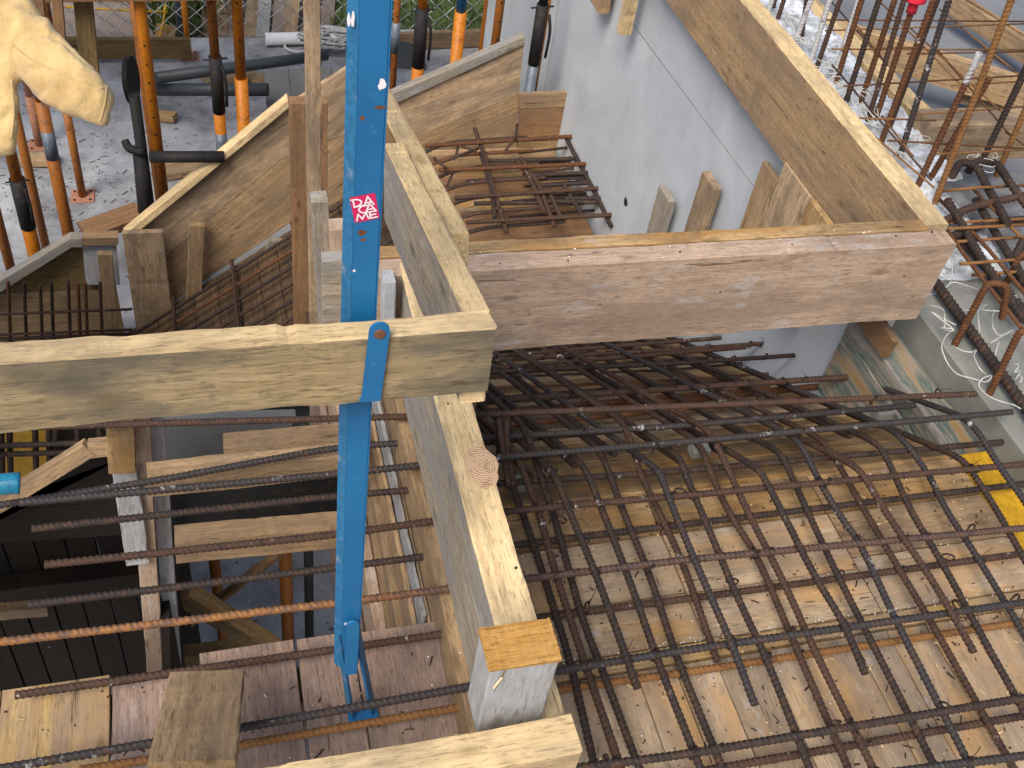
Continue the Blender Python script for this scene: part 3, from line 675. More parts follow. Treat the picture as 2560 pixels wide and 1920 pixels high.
# concrete spacers under the mats
def spacer(u, v, z, lab):
    p = PZ(u, v, z); return tag(beam('concrete_spacer', p+Vector((-.022, 0, .014)), p+Vector((.022, 0, .014)), .035, .028, 'ledge', jit=.001), lab, 'spacer', 'concrete spacer blocks')
spacer(1745, 1135, 0.0, 'small grey spacer block under the bars, in the middle of the mat'); spacer(1290, 1220, 0.0, 'small grey spacer block beside the centre plank')
spacer(2200, 1040, .0, 'grey spacer block under the bars near the wall')
# ================================================================== LOWER LANDING MAT
wm2 = thing('rebar_mat', (1.3, 4.1, -1.0), 'mat of rusty bars on the lower landing beyond the cross plank', 'rebar mat', 'landing rebar mats')
K, OX, OY = .2712, 1050, 300
def z6(x, y): return (OX+K*x, OY+K*y)
ZM = -1.0
for p, q, m_, dz in (((50, 240), (1500, 145), 'barr', .0), ((620, 380), (1560, 355), 'bar', -.05), ((180, 465), (1660, 400), 'barr', 0), ((1040, 510), (1590, 485), 'bar', -.02), ((1050, 545), (1670, 525), 'barb', -.05),
                    ((1060, 610), (1540, 580), 'bar', -.03), ((320, 720), (1800, 620), 'bart', 0), ((1060, 690), (1530, 680), 'bar', -.05), ((1330, 725), (1790, 718), 'bar', -.02), ((500, 770), (1800, 755), 'bar', -.04), ((430, 945), (1860, 870), 'bart', 0), ((1080, 745), (1790, 765), 'bar', -.03)):
    tube('transverse_bar', [PZ(*z6(*p), ZM+dz), PZ(*z6(*q), ZM+dz)], .010, m_, wm2, rib=.2, sides=10, pitch=.02)
for pts, m_ in (([(505, 80), (600, 330), (640, 500), (700, 700), (800, 1040)], 'bart'), ([(930, 350), (1100, 600), (1240, 980)], 'bart'), ([(1340, 150), (1480, 420), (1640, 720), (1760, 980)], 'bar'), ([(1330, 600), (1500, 890)], 'bar'), ([(900, 380), (1010, 520), (1150, 860)], 'bart'), ([(560, 300), (660, 620), (690, 900)], 'bar'), ([(1180, 640), (1300, 900)], 'bart')):
    tube('longitudinal_bar', [PZ(*z6(*p), ZM-.02) for p in pts], .010, m_, wm2, rib=.2, sides=10, pitch=.02)
for pts in ([(895, 40), (880, 160), (790, 280)], [(130, 350), (180, 400), (240, 440)], [(350, 250), (330, 340)], [(180, 400), (540, 260)], [(300, 490), (250, 610)], [(380, 240), (520, 290)]):
    tube('loose_stirrup', [PZ(*z6(*p), ZM+.03) for p in pts], .007, 'bart', wm2, sides=8)
for k in range(10):
    v0 = 385+k*17+random.uniform(-5, 5); dz = random.choice([-.05, -.09, -.12]); u0 = random.uniform(1130, 1330)
    tube('transverse_bar', [PZ(u0, v0+random.uniform(-3, 3), ZM+dz), PZ(1440+k*9, v0-16+random.uniform(-3, 3), ZM+dz)], .007, random.choice(['bar', 'bart', 'bar']), wm2, rib=.2, sides=8, pitch=.02)
# bars running down the second flight
for k, (yy, m_) in enumerate(((3.68, 'bart'), (3.80, 'bar'), (3.92, 'bart'), (4.04, 'bar'), (4.16, 'bart'), (4.28, 'bar'), (4.40, 'barr'), (4.52, 'bar'))):
    a = Vector((1.6, yy, ZM-.03)); b = Vector((1.14, yy, ZM-.05)); e = b+S2*2.7
    tube('second_flight_bar', [a, b, e], .009, m_, wm2, rib=.2, sides=10, pitch=.02, rad=.12)
for k in range(7):
    c = Vector((1.14, 0, ZM-.03))+S2*(.12+k*.40)
    tube('second_flight_cross_bar', [(c.x, 3.6, c.z), (c.x, 4.6, c.z)], .009, 'bart', wm2, rib=.2, sides=10, pitch=.02)

# ================================================================== STRINGER BOARDS OF THE SECOND FLIGHT
YB = 4.68
sf = thing('stair_side_form', (.9, YB, -1.0), 'broad sloping side boards with a dark top edge, right of the blue post', 'formwork')
th = (0, .028, 0)
def py(u, v, y=YB): return PY(u, v, y)
poly('upper_board', [py(930, 275), py(1312, 97), py(1297, 235), py(1020, 352), py(930, 392)], th, 'string', grain=py(1310, 97)-py(975, 240), parent=sf)
poly('lower_board', [py(930, 394), py(1020, 354), py(1297, 237), py(1290, 420), py(930, 640)], th, 'side', grain=py(1310, 97)-py(975, 240), parent=sf)
poly('top_rail', [py(960, 245, YB-.02), py(1312, 92, YB-.02), py(1312, 110, YB-.02), py(960, 272, YB-.02)], (0, .05, 0), 'raildark', parent=sf)
poly('end_board', [py(1299, 237, YB-.03), py(1428, 232, YB-.03), py(1420, 268, YB-.03), py(1299, 272, YB-.03)], th, 'side', parent=sf)
poly('end_board', [py(1299, 274, YB-.03), py(1424, 270, YB-.03), py(1415, 352, YB-.03), py(1299, 352, YB-.03)], th, 'brown', parent=sf)
poly('end_board', [py(1299, 354, YB-.03), py(1413, 354, YB-.03), py(1408, 440, YB-.03), py(1290, 440, YB-.03)], th, 'amber', parent=sf)
# left stringer: two boards and a capping lath
ls = thing('stair_side_form', (-.1, YB, -1.6), 'grey brown sloping stringer boards with upright battens, left of the blue post', 'formwork')
gr = py(730, 255)-py(320, 580)
poly('upper_board', [py(312, 588), py(330, 577), py(730, 258), py(900, 150), py(900, 320), py(700, 400), py(415, 640), py(320, 660)], th, 'string', grain=gr, parent=ls)
poly('lower_board', [py(415, 642), py(700, 402), py(900, 322), py(900, 480), py(720, 560), py(420, 760)], th, 'side', grain=gr, parent=ls)
poly('bottom_board', [py(420, 762), py(720, 562), py(900, 482), py(900, 900), py(420, 1000)], th, 'grey', grain=gr, parent=ls)
poly('capping_lath', [py(308, 590, YB-.04), py(720, 252, YB-.04), py(728, 264, YB-.04), py(318, 602, YB-.04)], (0, .07, .0), 'rail', parent=ls)
def batten(label, u0, v0, u1, v1, w, y, m, th_=.035, nm='batten', parent=None, cat='batten', group=None):
    """upright board: px of centre at top and bottom, width in metres, at distance y"""
    a, b = PY(u1, v1, y), PY(u0, v0, y); c = (a+b)/2
    o = beam(nm, a, b, w, th_, m, up=(0, 1, 0), parent=parent, seg=30)
    return tag(o, label, cat if parent is None else None, group)
G_B = 'upright battens of the far stair forms'
def wpx(px, y, u, v): return (PY(u+px/2, v, y)-PY(u-px/2, v, y)).length
batten('wide pale upright board with a chamfered cap, left of the slanting stringer', 356, 578, 400, 900, wpx(100, YB-.07, 356, 650), YB-.07, 'string', group=G_B)
batten('short grey upright batten in front of the stringer, right of the wide pale board', 492, 560, 480, 850, wpx(38, YB-.07, 490, 700), YB-.07, 'side', group=G_B)
batten('leaning split upright batten left of the brown post', 692, 600, 632, 850, wpx(40, YB-.08, 670, 700), YB-.08, 'raildark', group=G_B)
batten('wide brown upright post rising above the stringer top, behind the thin lath', 770, 250, 775, 860, wpx(88, 3.9, 770, 500), 3.9, 'brown', .06, group=G_B)
batten('long thin upright lath leaving the picture at the top, left of the blue post', 778, -120, 790, 900, wpx(37, 3.2, 778, 300), 3.2, 'string', .03, group=G_B)
batten('narrow two tone upright board with a white edge, just left of the blue post', 797, 492, 822, 900, wpx(42, 2.3, 800, 600), 2.3, 'raildark', .05, group=G_B)
batten('low upright offcut with a frayed top beside the blue post', 842, 560, 852, 900, wpx(38, 2.25, 842, 650), 2.25, 'pink', .05, group=G_B)
batten('white faced upright stub right of the blue post', 970, 690, 968, 900, wpx(30, 1.72, 965, 700), 1.72, 'grey', .045, group=G_B)
# box form at far left
bf = thing('column_form', (-.8, YB, -1.9), 'dark low formwork box with a mitred top lath at the left edge', 'formwork')
poly('face_board', [py(-60, 760), py(190, 597), py(205, 605), py(290, 608), py(290, 720), py(-60, 735)], th, 'olive', grain=(1, 0, 0), parent=bf)
poly('grey_board', [py(206, 612, YB-.03), py(290, 612, YB-.03), py(300, 712, YB-.03), py(215, 712, YB-.03)], th, 'grey', grain=(0, 0, 1), parent=bf)
poly('face_board', [py(-60, 737), py(290, 722), py(310, 830), py(-60, 850)], th, 'side', grain=(1, 0, 0), parent=bf)
poly('face_board', [py(-60, 852), py(310, 832), py(330, 1000), py(-60, 1030)], th, 'olive', grain=(1, 0, 0), parent=bf)
poly('sloping_lath', [py(-60, 740, YB-.06), py(175, 598, YB-.06), py(205, 598, YB-.06), py(205, 618, YB-.06), py(180, 618, YB-.06), py(-60, 768, YB-.06)], (0, .06, 0), 'raildark', parent=bf)
poly('top_lath', [py(206, 596, YB-.06), py(296, 594, YB-.06), py(296, 612, YB-.06), py(206, 614, YB-.06)], (0, .06, 0), 'side', parent=bf)
batten(None, 262, 632, 288, 900, wpx(36, YB-.1, 262, 700), YB-.1, 'side', .03, 'upright_batten', bf)
cg = thing('wall_cage', (-.9, 4.4, -2.0), 'dim cage of upright and level bars in front of the low formwork box', 'rebar cage')
for u in (20, 60, 100, 128, 170, 195, 213, 250): tube('upright_bar', [PY(u, 700+random.uniform(0, 12), 4.4), PY(u+8, 900, 4.4)], .008, random.choice(['bart', 'barr', 'bar']), cg, rib=.2, sides=8, pitch=.02)
for v in (785, 836, 846, 858): tube('level_bar', [PY(-60, v+3, 4.37), PY(330, v-12, 4.37)], .007, 'bart', cg, sides=8)

# ================================================================== SHORING SEEN THROUGH THE OPENING
G_S = 'shoring timbers below the landing'
def strut(label, a, b, w, t, m, up=(0, 1, 0), cat='timber'): return tag(beam('shoring_timber', a, b, w, t, m, up=up, seg=30), label, cat, G_S)
strut('reddish square post standing in the opening behind the protruding bars', PY(345, 1010, 1.75), PY(400, 1860, 1.75), .046, .05, 'pink')
strut('grey post beside the reddish square post', PY(385, 1010, 1.80), PY(452, 1860, 1.80), .04, .04, 'grey')
strut('short amber post with a rusty lower end, left of the reddish post', PY(298, 1000, 1.70), PY(306, 1162, 1.70), .060, .05, 'amber')
strut('grey board hanging below the short amber post', PY(310, 1165, 1.72), PY(345, 1400, 1.72), .055, .03, 'grey')
a, b = PY(372, 1200, 1.62), PY(860, 1148, 1.62); strut('cracked yellow cross timber nearest below the front guard plank', a, b, .045, .075, 'side', (0, 0, 1))
a, b = PY(560, 1128, 1.72), PY(900, 1100, 1.72); strut('pale timber with a cut corner behind the cracked cross timber', a, b, .07, .06, 'side', (0, 0, 1))
a, b = PY(438, 1362, 1.60), PY(860, 1322, 1.60); strut('orange topped cross timber lower in the opening, grey on its side', a, b, .055, .085, 'side', (0, 0, 1))
a, b = PY(-60, 1292, 1.9), PY(225, 1118, 1.9); strut('pale slanting brace at the left edge above the dark boards', a, b, .045, .028, 'side', (0, -1, .3))
a, b = PY(222, 1122, 1.9), PY(282, 1117, 1.9); strut('short level end piece of the pale slanting brace', a, b, .045, .03, 'side', (0, -1, .3))
a, b = PY(-60, 1185, 1.95), PY(300, 1180, 1.95)
pn = thing('shaft_form', (-.6, 1.95, .2), 'brown boarded shaft side with a yellow panel above, at the left edge of the opening', 'formwork')
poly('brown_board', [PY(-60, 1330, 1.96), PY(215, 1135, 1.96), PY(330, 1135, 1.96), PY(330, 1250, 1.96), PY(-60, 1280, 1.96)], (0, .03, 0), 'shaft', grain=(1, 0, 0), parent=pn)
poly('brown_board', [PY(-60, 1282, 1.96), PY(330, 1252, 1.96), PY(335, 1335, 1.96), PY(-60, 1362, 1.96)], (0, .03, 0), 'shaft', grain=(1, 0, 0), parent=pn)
poly('yellow_panel', [PY(-60, 1030, 2.4), PY(130, 1030, 2.4), PY(120, 1230, 2.4), PY(-60, 1250, 2.4)], (0, .02, 0), 'yellow', parent=pn)
poly('slatted_panel', [PY(132, 1030, 2.45), PY(330, 1030, 2.45), PY(330, 1140, 2.45), PY(132, 1200, 2.45)], (0, .02, 0), 'shaft', grain=(0, 0, 1), parent=pn)
cg2 = thing('shaft_cage', (-.5, 2.2, .2), 'dark bar grid in front of the yellow panel at the left edge', 'rebar cage')
for u in (3, 24, 88, 122, 140, 195, 250): tube('upright_bar', [PY(u-2, 1020, 2.25), PY(u+4, 1240, 2.25)], .008, 'bar', cg2, rib=.2, sides=8)
for v in (1112, 1134): tube('level_bar', [PY(-60, v+4, 2.23), PY(330, v-8, 2.23)], .008, 'bar', cg2, rib=.2, sides=8)
p = PY(-30, 1215, 1.5)
tag(tube('tool_handle', [PY(-60, 1218, 1.5), PY(10, 1210, 1.5), PY(38, 1208, 1.5), PY(50, 1208, 1.5)], .022, 'cyan', sides=16), 'rounded blue plastic handle poking in from the left edge', 'tool handle')
# near-black boards added on the left, standing in for the shade of the pit
sh = thing('shaft_shade_boards', (-.6, 1.5, -1), 'added near-black boards standing in for the shade of the shaft on the left', 'formwork')
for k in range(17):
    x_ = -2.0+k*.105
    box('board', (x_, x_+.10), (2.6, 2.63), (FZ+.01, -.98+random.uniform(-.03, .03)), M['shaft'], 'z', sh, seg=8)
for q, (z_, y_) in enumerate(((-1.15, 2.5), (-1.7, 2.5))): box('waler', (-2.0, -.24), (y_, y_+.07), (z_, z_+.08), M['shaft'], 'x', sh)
a, b = PZ(0, 1590, -.6), PZ(150, 1570, -.6); strut('pale waler end low at the left edge of the opening', PY(-60, 1535, 2.2), PY(120, 1518, 2.2), .04, .05, 'side', (0, 0, 1))
bk = thing('back_boards', (.1, 1.85, -.2), 'grey board and an added black sheet standing in for the shade behind the cross timbers', 'formwork')
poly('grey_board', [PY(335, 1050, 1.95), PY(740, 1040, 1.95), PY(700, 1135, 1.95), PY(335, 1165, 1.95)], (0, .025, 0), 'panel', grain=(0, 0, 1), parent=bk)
poly('shade_board', [PY(425, 1216, 1.85), PY(880, 1196, 1.85), PY(880, 1306, 1.85), PY(425, 1330, 1.85)], (0, .025, 0), 'black', grain=(1, 0, 0), parent=bk)  # black sheet standing in for the shade between the cross timbers
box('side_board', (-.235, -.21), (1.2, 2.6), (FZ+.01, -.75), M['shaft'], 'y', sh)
# unseen decks added round the stair well to shade the props and the pit
od = tag(box('upper_shade_deck', (-4.5, 1.70), (5.8, 7.2), (.02, .05), M['plate'], jit=0), 'unseen plywood deck over the orange props, added to shade the lower slab', 'deck')
od2 = tag(box('side_shade_deck', (-4.5, -.84), (1.13, 3.6), (-.03, .0), M['deck'], jit=0), 'unseen boarded deck left of the stair well, added to darken the pit', 'deck')
# props and braces below
a, b = PY(440, 1470, 2.1), PY(665, 1612, 2.1); strut('broad pale brace slanting down to the right deep in the opening', a, b, .05, .13, 'amber', (0, -.3, 1))
a, b = PY(430, 1590, 2.3), PY(700, 1380, 2.3); strut('thin dark brace crossing behind the broad pale brace', a, b, .03, .035, 'brown', (0, -.3, 1))
a, b = PY(425, 1650, 1.9), PY(650, 1625, 1.9); strut('dark timber level behind the edge of the deck boards', a, b, .05, .1, 'olive', (0, 0, 1))

# ================================================================== STEEL PROPS
def prop(label, u, v, t, u2=None, zc=None, m='orange', inner='orangeb', zt=.0, r=.0285, group='steel shoring props', zb=FZ, collar='black', band=None, plate=True):
    """adjustable prop: outer tube to the collar height zc, thinner inner tube above"""
    p = PT(u, v, t); x, y = p.x, p.y
    rs_ = lambda q: PY(u, q[1], y).z if isinstance(q, tuple) else q
    zc, zt = rs_(zc), rs_(zt)
    if band: band = [(rs_(a_), rs_(b_)) for a_, b_ in band]
    zc = zc if zc is not None else zt-.3
    th_ = thing('steel_prop', (x, y, zb), label, 'prop', group)
    if plate:
        pl_ = box('base_plate', (x-.075, x+.075), (y-.075, y+.075), (zb+.001, zb+.009), M['brick'], 'x', th_, jit=0, seg=2)
        for dx, dy in ((-.05, -.05), (.05, .05), (-.05, .05), (.05, -.05)): tube('bolt', [(x+dx, y+dy, zb+.009), (x+dx, y+dy, zb+.016)], .008, 'black', pl_, 6)
    tube('outer_tube', [(x, y, zb+.009), (x, y, zc)], r, m, th_, 18)
    tube('inner_tube', [(x, y, zc+.0), (x, y, zt)], r*.80, inner, th_, 16)
    if collar:
        cl = tube('collar', [(x, y, zc-.30), (x, y, zc+.02)], r*1.10, collar, th_, 16)
        tube('handle', [(x+.03, y-.03, zc-.02), (x+.045, y-.045, zc-.10), (x+.04, y-.045, zc-.24)], .008, collar, cl, 8)
        tube('pin', [(x-.06, y-.01, zc+.005), (x+.06, y+.01, zc+.005)], .005, 'black', cl, 8)
    if band:
        for z0_, z1_ in band: tube('grey_band', [(x, y, z0_), (x, y, z1_)], r*1.015, 'galv', th_, 18)
    n = 0
    zz = zc+.12
    while zz < zt-.05 and n < 12:
        tube('pin_hole', [(x, y-r*.80-.0006, zz), (x, y-r*.6, zz)], .006, 'black', th_, 8); zz += .10; n += 1
    return th_
def tz(z, u, v):  # forward depth where the sight line meets height z
    r = ray(u, v); return (z-CAMZ)/r[2]
def zof(u, v, t): return PT(u, v, t).z
prop('bright orange prop nearest behind the slanting stringer, left of the collared one', 377, 233, 5.35, zc=-2.0, inner='orange', zt=.6, r=.036)
prop('darker orange prop half hidden behind the bright orange one', 362, 200, 5.9, zc=-.4, m='orangeb', inner='orangeb', zt=.6, collar=None)
prop('prop with a black collar at mid height and a grey band near the stringer', 545, 240, 5.5, r=.030, zc=('v', 150), m='orange', inner='orangeb', zt=.6, band=[(('v', 400), ('v', 330))])
prop('orange prop with a line of pin holes just left of the thin lath', 600, 150, 5.4, zc=('v', 195), m='orange', inner='orange', zt=.6, r=.034, collar=None)
prop('thin dark prop standing on its terracotta plate, right of the grey banded one', 180, 350, tz(FZ, 198, 478)-.35, zc=-1.9, m='orangeb', inner='orangeb', zt=.5, collar=None, r=.026)
prop('orange prop with a blue grey band below the glove thumb', 133, 400, 5.6, zc=('v', 250), m='orangeb', inner='orangeb', zt=.5, collar=None, r=.033, band=[(('v', 395), ('v', 325))])
prop('orange prop with a black screw collar and lever, near the left edge', 50, 480, 5.7, r=.038, zc=('v', 455), m='orange', inner='orange', zt=.5, collar='black')
prop('brown prop behind the black collared one at the left edge', 72, 430, 6.2, zc=-1.4, m='orangeb', inner='orangeb', zt=.5, collar=None, r=.026)
prop('dark red prop at the very left edge below the glove', 8, 600, 6.1, zc=-1.4, m='orangeb', inner='orangeb', zt=.5, collar=None)
prop('pale prop seen between the glove fingers', 72, 235, 7.2, zc=-2.2, m='brick', inner='brick', zt=-.2, collar=None, r=.03)
prop('slim brown prop just right of the blue post', 988, 110, 5.6, zc=-1.6, m='orangeb', inner='orangeb', zt=.4, collar=None, r=.022, band=[(('v', 130), ('v', 55))])
prop('orange prop with a long black collar, second right of the blue post', 1050, 100, 5.35, r=.031, zc=('v', 28), m='orange', inner='orange', zt=.4)
prop('orange prop with a bright blue upper tube', 1146, 90, 5.4, r=.031, zc=('v', 28), m='orange', inner='bluel', zt=.4, collar=None)
prop('thin far orange prop behind the sloping side boards', 1210, 70, 8.0, zc=-1.5, m='orange', inner='orange', zt=.2, collar=None, r=.024)
prop('brown orange prop above the peak of the sloping side boards', 1244, 60, 5.4, zc=-1.2, m='orangeb', inner='orangeb', zt=.4, collar=None)
prop('black and grey prop nearest the concrete wall', 1342, 110, 5.3, zc=('v', 20), m='galv', inner='black', zt=.4, r=.028)
prop('orange brown prop hidden half behind the black and grey one', 1361, 110, 5.7, zc=-1.4, m='orangeb', inner='orangeb', zt=.4, collar=None, r=.026)
# distant props
prop('short far prop beside the yellow hose', 465, 60, 8.4, zc=-1.9, m='orange', inner='orangeb', zt=-.6, collar=None, r=.024)
# props in the opening under the landing
prop('dark orange prop deep in the opening, left one', 547, 1500, 4.1, zc=-1.2, m='orangeb', inner='orangeb', zt=('v', 1240), collar=None, r=.0205)
prop('dark orange prop deep in the opening near the blue post', 715, 1450, 4.1, zc=-1.2, m='orangeb', inner='orangeb', zt=('v', 1240), collar=None, r=.025)
prop('black prop right of the two dark orange ones in the opening', 772, 1460, 4.1, zc=-1.2, m='black', inner='black', zt=('v', 1240), collar=None, r=.018)
prop('orange prop seen between the blue post foot and the stop end boards', 950, 1500, 4.1, zc=-1.2, m='orange', inner='orange', zt=('v', 1400), collar=None, r=.027)
# timber head beams on top of the far props (out of view) and the joist at the top of the frame
tag(beam('shoring_timber', PY(60, -28, 5.0), PY(560, -34, 5.0), .08, .10, 'brown'), 'dark level joist just touching the top edge of the picture', 'timber', G_S)
# timber posts behind the glove
tag(beam('shoring_timber', PY(201, -60, 5.1), PY(228, 200, 5.1), .085, .06, 'olive', up=(0, 1, 0)), 'dark olive timber post right of the glove wrist', 'timber', G_S)
tag(beam('shoring_timber', PY(138, -60, 4.6), PY(165, 260, 4.6), .045, .05, 'brown', up=(0, 1, 0)), 'narrow dark post between the glove and the olive post', 'timber', G_S)
tag(beam('shoring_timber', PY(88, -60, 4.6), PY(120, 260, 4.6), .05, .05, 'brown', up=(0, 1, 0)), 'dark post half covered by the glove', 'timber', G_S)
tag(beam('kicker_board', PZ(150, 120, FZ+.12)+Vector((0, 0, 0)), PZ(477, 120, FZ+.12), .05, .17, 'olive', seg=10), 'brown level board on edge behind the orange props', 'board')
# black prop lying / standing black stand
bs = thing('black_prop', (-.1, 4.4, FZ), 'black steel prop standing with a round plate beside the bright orange prop', 'prop')
p = PT(348, 330, 5.6); tube('outer_tube', [(p.x, p.y, FZ), (p.x, p.y, zof(345, 180, 5.6))], .029, 'black', bs, 16)
q = PT(322, 200, 5.6); tube('round_plate', [q, q+Vector((.024, -.005, .002))], .125, 'black', bs, 24, smooth=False)
q = PT(362, 370, 4.85); tube('clamp_arm', [PT(312, 352, 5.5), PT(322, 372, 5.5), PT(345, 378, 5.5), PT(362, 380, 5.5)], .022, 'black', bs, 10, rad=.02)
tube('lower_tube', [PT(350, 380, 5.55), PT(366, 560, 5.75)], .038, 'black', bs, 16)
G_P = 'dark pipes lying on the lower slab'
tag(tube('dark_pipe', [PT(388, 195, 5.9), PT(815, 138, 6.6)], .033, 'pipe', sides=18), 'upper dark round pipe slanting up to the coil of rope', 'pipe', G_P)
tag(tube('dark_pipe', [PT(385, 224, 6.0), PT(670, 224, 6.0)], .036, 'pipe', sides=18), 'middle dark pipe running level to the grey panels', 'pipe', G_P)
tag(tube('dark_pipe', [PT(375, 392, 5.2), PT(560, 392, 5.25)], .029, 'black', sides=18), 'lower dark pipe behind the top of the stringer', 'pipe', G_P)
# grey panels
G_W = 'grey panels standing on the lower slab'
for lab, q in (('left grey panel leaning behind the brown post', [(660, 174), (718, 172), (735, 330), (672, 335)]), ('middle grey panel leaning behind the thin lath', [(721, 172), (824, 168), (845, 330), (738, 330)]), ('right grey panel leaning just left of the blue post', [(829, 168), (900, 166), (915, 330), (850, 330)])):
    tag(poly('grey_panel', [PY(u, v, 5.75 if v < 250 else 5.45) for u, v in q], (0, .03, -.02), 'panel'), lab, 'panel', G_W)
# coil of rope, white pipe, kick board, offcuts
G_C = None
wpipe = [PZ(664, 98, FZ+.06), PZ(1085, 88, FZ+.06)]
tag(tube('white_pipe', wpipe, .052, 'whitep', sides=20), 'white round pipe lying along the slab edge by the fence', 'pipe')
c = PZ(830, 112, FZ+.04); cpts = []
for i in range(150):
    t = i*.42; rr = .16+.05*math.sin(i*1.7); cpts.append(c+Vector((math.cos(t)*rr+.10*math.sin(i*.9), math.sin(t)*rr*.8, .03+.06*abs(math.sin(i*.37)))))
tag(tube('rope_coil', cpts, .011, 'wire', sides=6, rad=.05), 'tangled grey rope heap beside the white pipe', 'rope')
tag(ring('hose_ring', PZ(745, 118, FZ+.015), (0, 0, 1), .11, .012, 'wtie'), 'pale loop of hose left of the rope heap', 'hose')
ka, kb = PZ(985, 125, FZ+.0), PZ(1435, 108, FZ+.0)
tag(beam('kicker_board', ka+Vector((0, 0, .085)), kb+Vector((0, 0, .085)), .045, .15, 'side', seg=20), 'yellowish board on edge along the slab edge right of the blue post', 'board')
pt = PZ(1405, 190, FZ+.02)
def heap(name, c, R_, n, m, label, cat, hgt=.12, r=.006):
    pts = []; 
    for i in range(n):
        a = random.uniform(0, 6.28); q = random.random()**.5*R_; pts.append(Vector(c)+Vector((math.cos(a)*q, math.sin(a)*q*.7, random.random()*hgt*(1-q/R_*.7)+.01)))
    return tag(tube(name, pts, r, m, sides=5, rad=.06), label, cat)
heap('wire_heap', PZ(1392, 165, FZ+.01), .34, 110, 'bart', 'rusty tangle of tie wire on the slab beside the concrete wall', 'wire', .3, .008)
heap('blue_strap', PZ(1425, 195, FZ+.01), .14, 14, 'cyan', 'crumpled blue strap at the foot of the concrete wall', 'strap', .15, .018)
tag(tube('round_tray', [PZ(1005, 165, FZ+.004), PZ(1005, 165, FZ+.02)], .20, 'pipe', sides=28, smooth=False), 'dark round tray on the slab behind the slim brown prop', 'tray')
G_O = 'timber offcuts on the lower slab'
for lab, u, v, s_, m_, dz in (('small orange offcut right of the black stand', 410, 293, .09, 'amber', 0), ('pale offcut leaning near the stringer', 455, 425, .16, 'side', .0), ('small offcut near the banded prop', 95, 402, .12, 'side', 0), ('reddish offcut block behind the wide pale board', 282, 560, .16, 'brown', 0), ('flat offcut beside the middle pipe', 570, 192, .2, 'side', 0), ('tiny pale offcut left of the grey panels', 655, 200, .1, 'side', 0)):
    p = PZ(u, v, FZ+.03) if u != 282 else PZ(u, v, -1.75)
    a_ = random.uniform(-.6, .6)
    tag(beam('timber_offcut', p+Vector((-s_*math.cos(a_), -s_*math.sin(a_), 0)), p+Vector((s_*math.cos(a_), s_*math.sin(a_), .02)), s_*.9, .05, m_, seg=4), lab, 'offcut', G_O)
# litter on the slab
lv, lf = [], []
for i in range(1500):
    x = random.uniform(-2.2, 3.2); y = random.uniform(2.2, 8.4)
    if random.random() < .35: x = random.gauss(-.9, .5); y = random.gauss(6.6, .5)
    s_ = random.uniform(.002, .008); a_ = random.uniform(0, 6.28); b0 = len(lv); l_ = random.choice([1, 1, 1, 2, 4])
    dx, dy = math.cos(a_)*s_*l_, math.sin(a_)*s_*l_; ex, ey = -math.sin(a_)*s_*.6, math.cos(a_)*s_*.6
    z_ = FZ+.003
    if y > 8.5: continue
    lv += [(x-dx-ex, y-dy-ey, z_), (x+dx-ex, y+dy-ey, z_), (x+dx+ex, y+dy+ey, z_), (x-dx+ex, y-dy+ey, z_), (x, y, z_+s_*.8)]
    lf += [(b0, b0+1, b0+4), (b0+1, b0+2, b0+4), (b0+2, b0+3, b0+4), (b0+3, b0, b0+4)]
tag(meshobj('slab_litter', lv, lf, M['panel']), 'dark chips and splinters strewn over the lower slab', 'litter', kind='stuff')

# ================================================================== FENCE AND BEYOND
YF = 8.75
fe = thing('chain_link_fence', (1, YF, FZ), 'pale chain link fence along the far edge of the slab', 'fence')
dw, dh = .165, .15; nx = 34; xL = -1.9
for k in range(nx):
    for sgn in (1, -1):
        pts = [];  z_ = FZ-.25; i = 0
        while z_ < FZ+1.9:
            pts.append((xL+k*dw+(sgn*dw/2 if i % 2 else 0)+random.uniform(-.006, .006), YF+(.006*sgn), z_)); z_ += dh/2*1.0; i += 1
        if sgn == 1: tube('mesh_wire', pts, .0055, 'wire', fe, 5, rad=0)
        else: tube('mesh_wire', [(p_[0]+.0, p_[1], p_[2]) for p_ in pts], .0055, 'wire', fe, 5, rad=0)
for x in (-.15, 1.3, 3.0): tube('fence_post', [(x, YF+.03, FZ-.3), (x, YF+.03, FZ+1.9)], .024, 'galv', fe, 12)
# ground cover and planks beyond
def patch(name, x0, x1, y0, y1, z, m, amp, n=24):
    v = [(x0+(x1-x0)*i/n, y0+(y1-y0)*j/n, z+amp*(math.sin(i*.9+j*.4)+random.random())) for j in range(n+1) for i in range(n+1)]
    f = [(j*(n+1)+i, j*(n+1)+i+1, (j+1)*(n+1)+i+1, (j+1)*(n+1)+i) for j in range(n) for i in range(n)]
    return meshobj(name, v, f, M[m], None, None, True)
gp_ = patch('grass_bank', 1.25, 7, 8.95, 16, FZ-.22, 'grass', .04); tag(gp_, kind='structure')
gv, gf = [], []
for i in range(16000):
    x = random.uniform(1.2, 5.2); y = random.uniform(8.9, 13.5)
    if random.random() < .28*(1+math.sin(x*3.1+1)*math.sin(y*2.3)): continue
    h_ = random.uniform(.06, .17); a_ = random.uniform(0, 6.28); w_ = random.uniform(.006, .012); b0 = len(gv)
    dx, dy = math.cos(a_)*w_, math.sin(a_)*w_; lx, ly = random.uniform(-.08, .08), random.uniform(-.08, .08)
    gv += [(x-dx, y-dy, FZ-.2), (x+dx, y+dy, FZ-.2), (x+lx, y+ly, FZ-.2+h_)]; gf.append((b0, b0+1, b0+2))
tag(meshobj('grass', gv, gf, M['grass']), 'dark green rough grass beyond the fence', 'grass', kind='stuff')
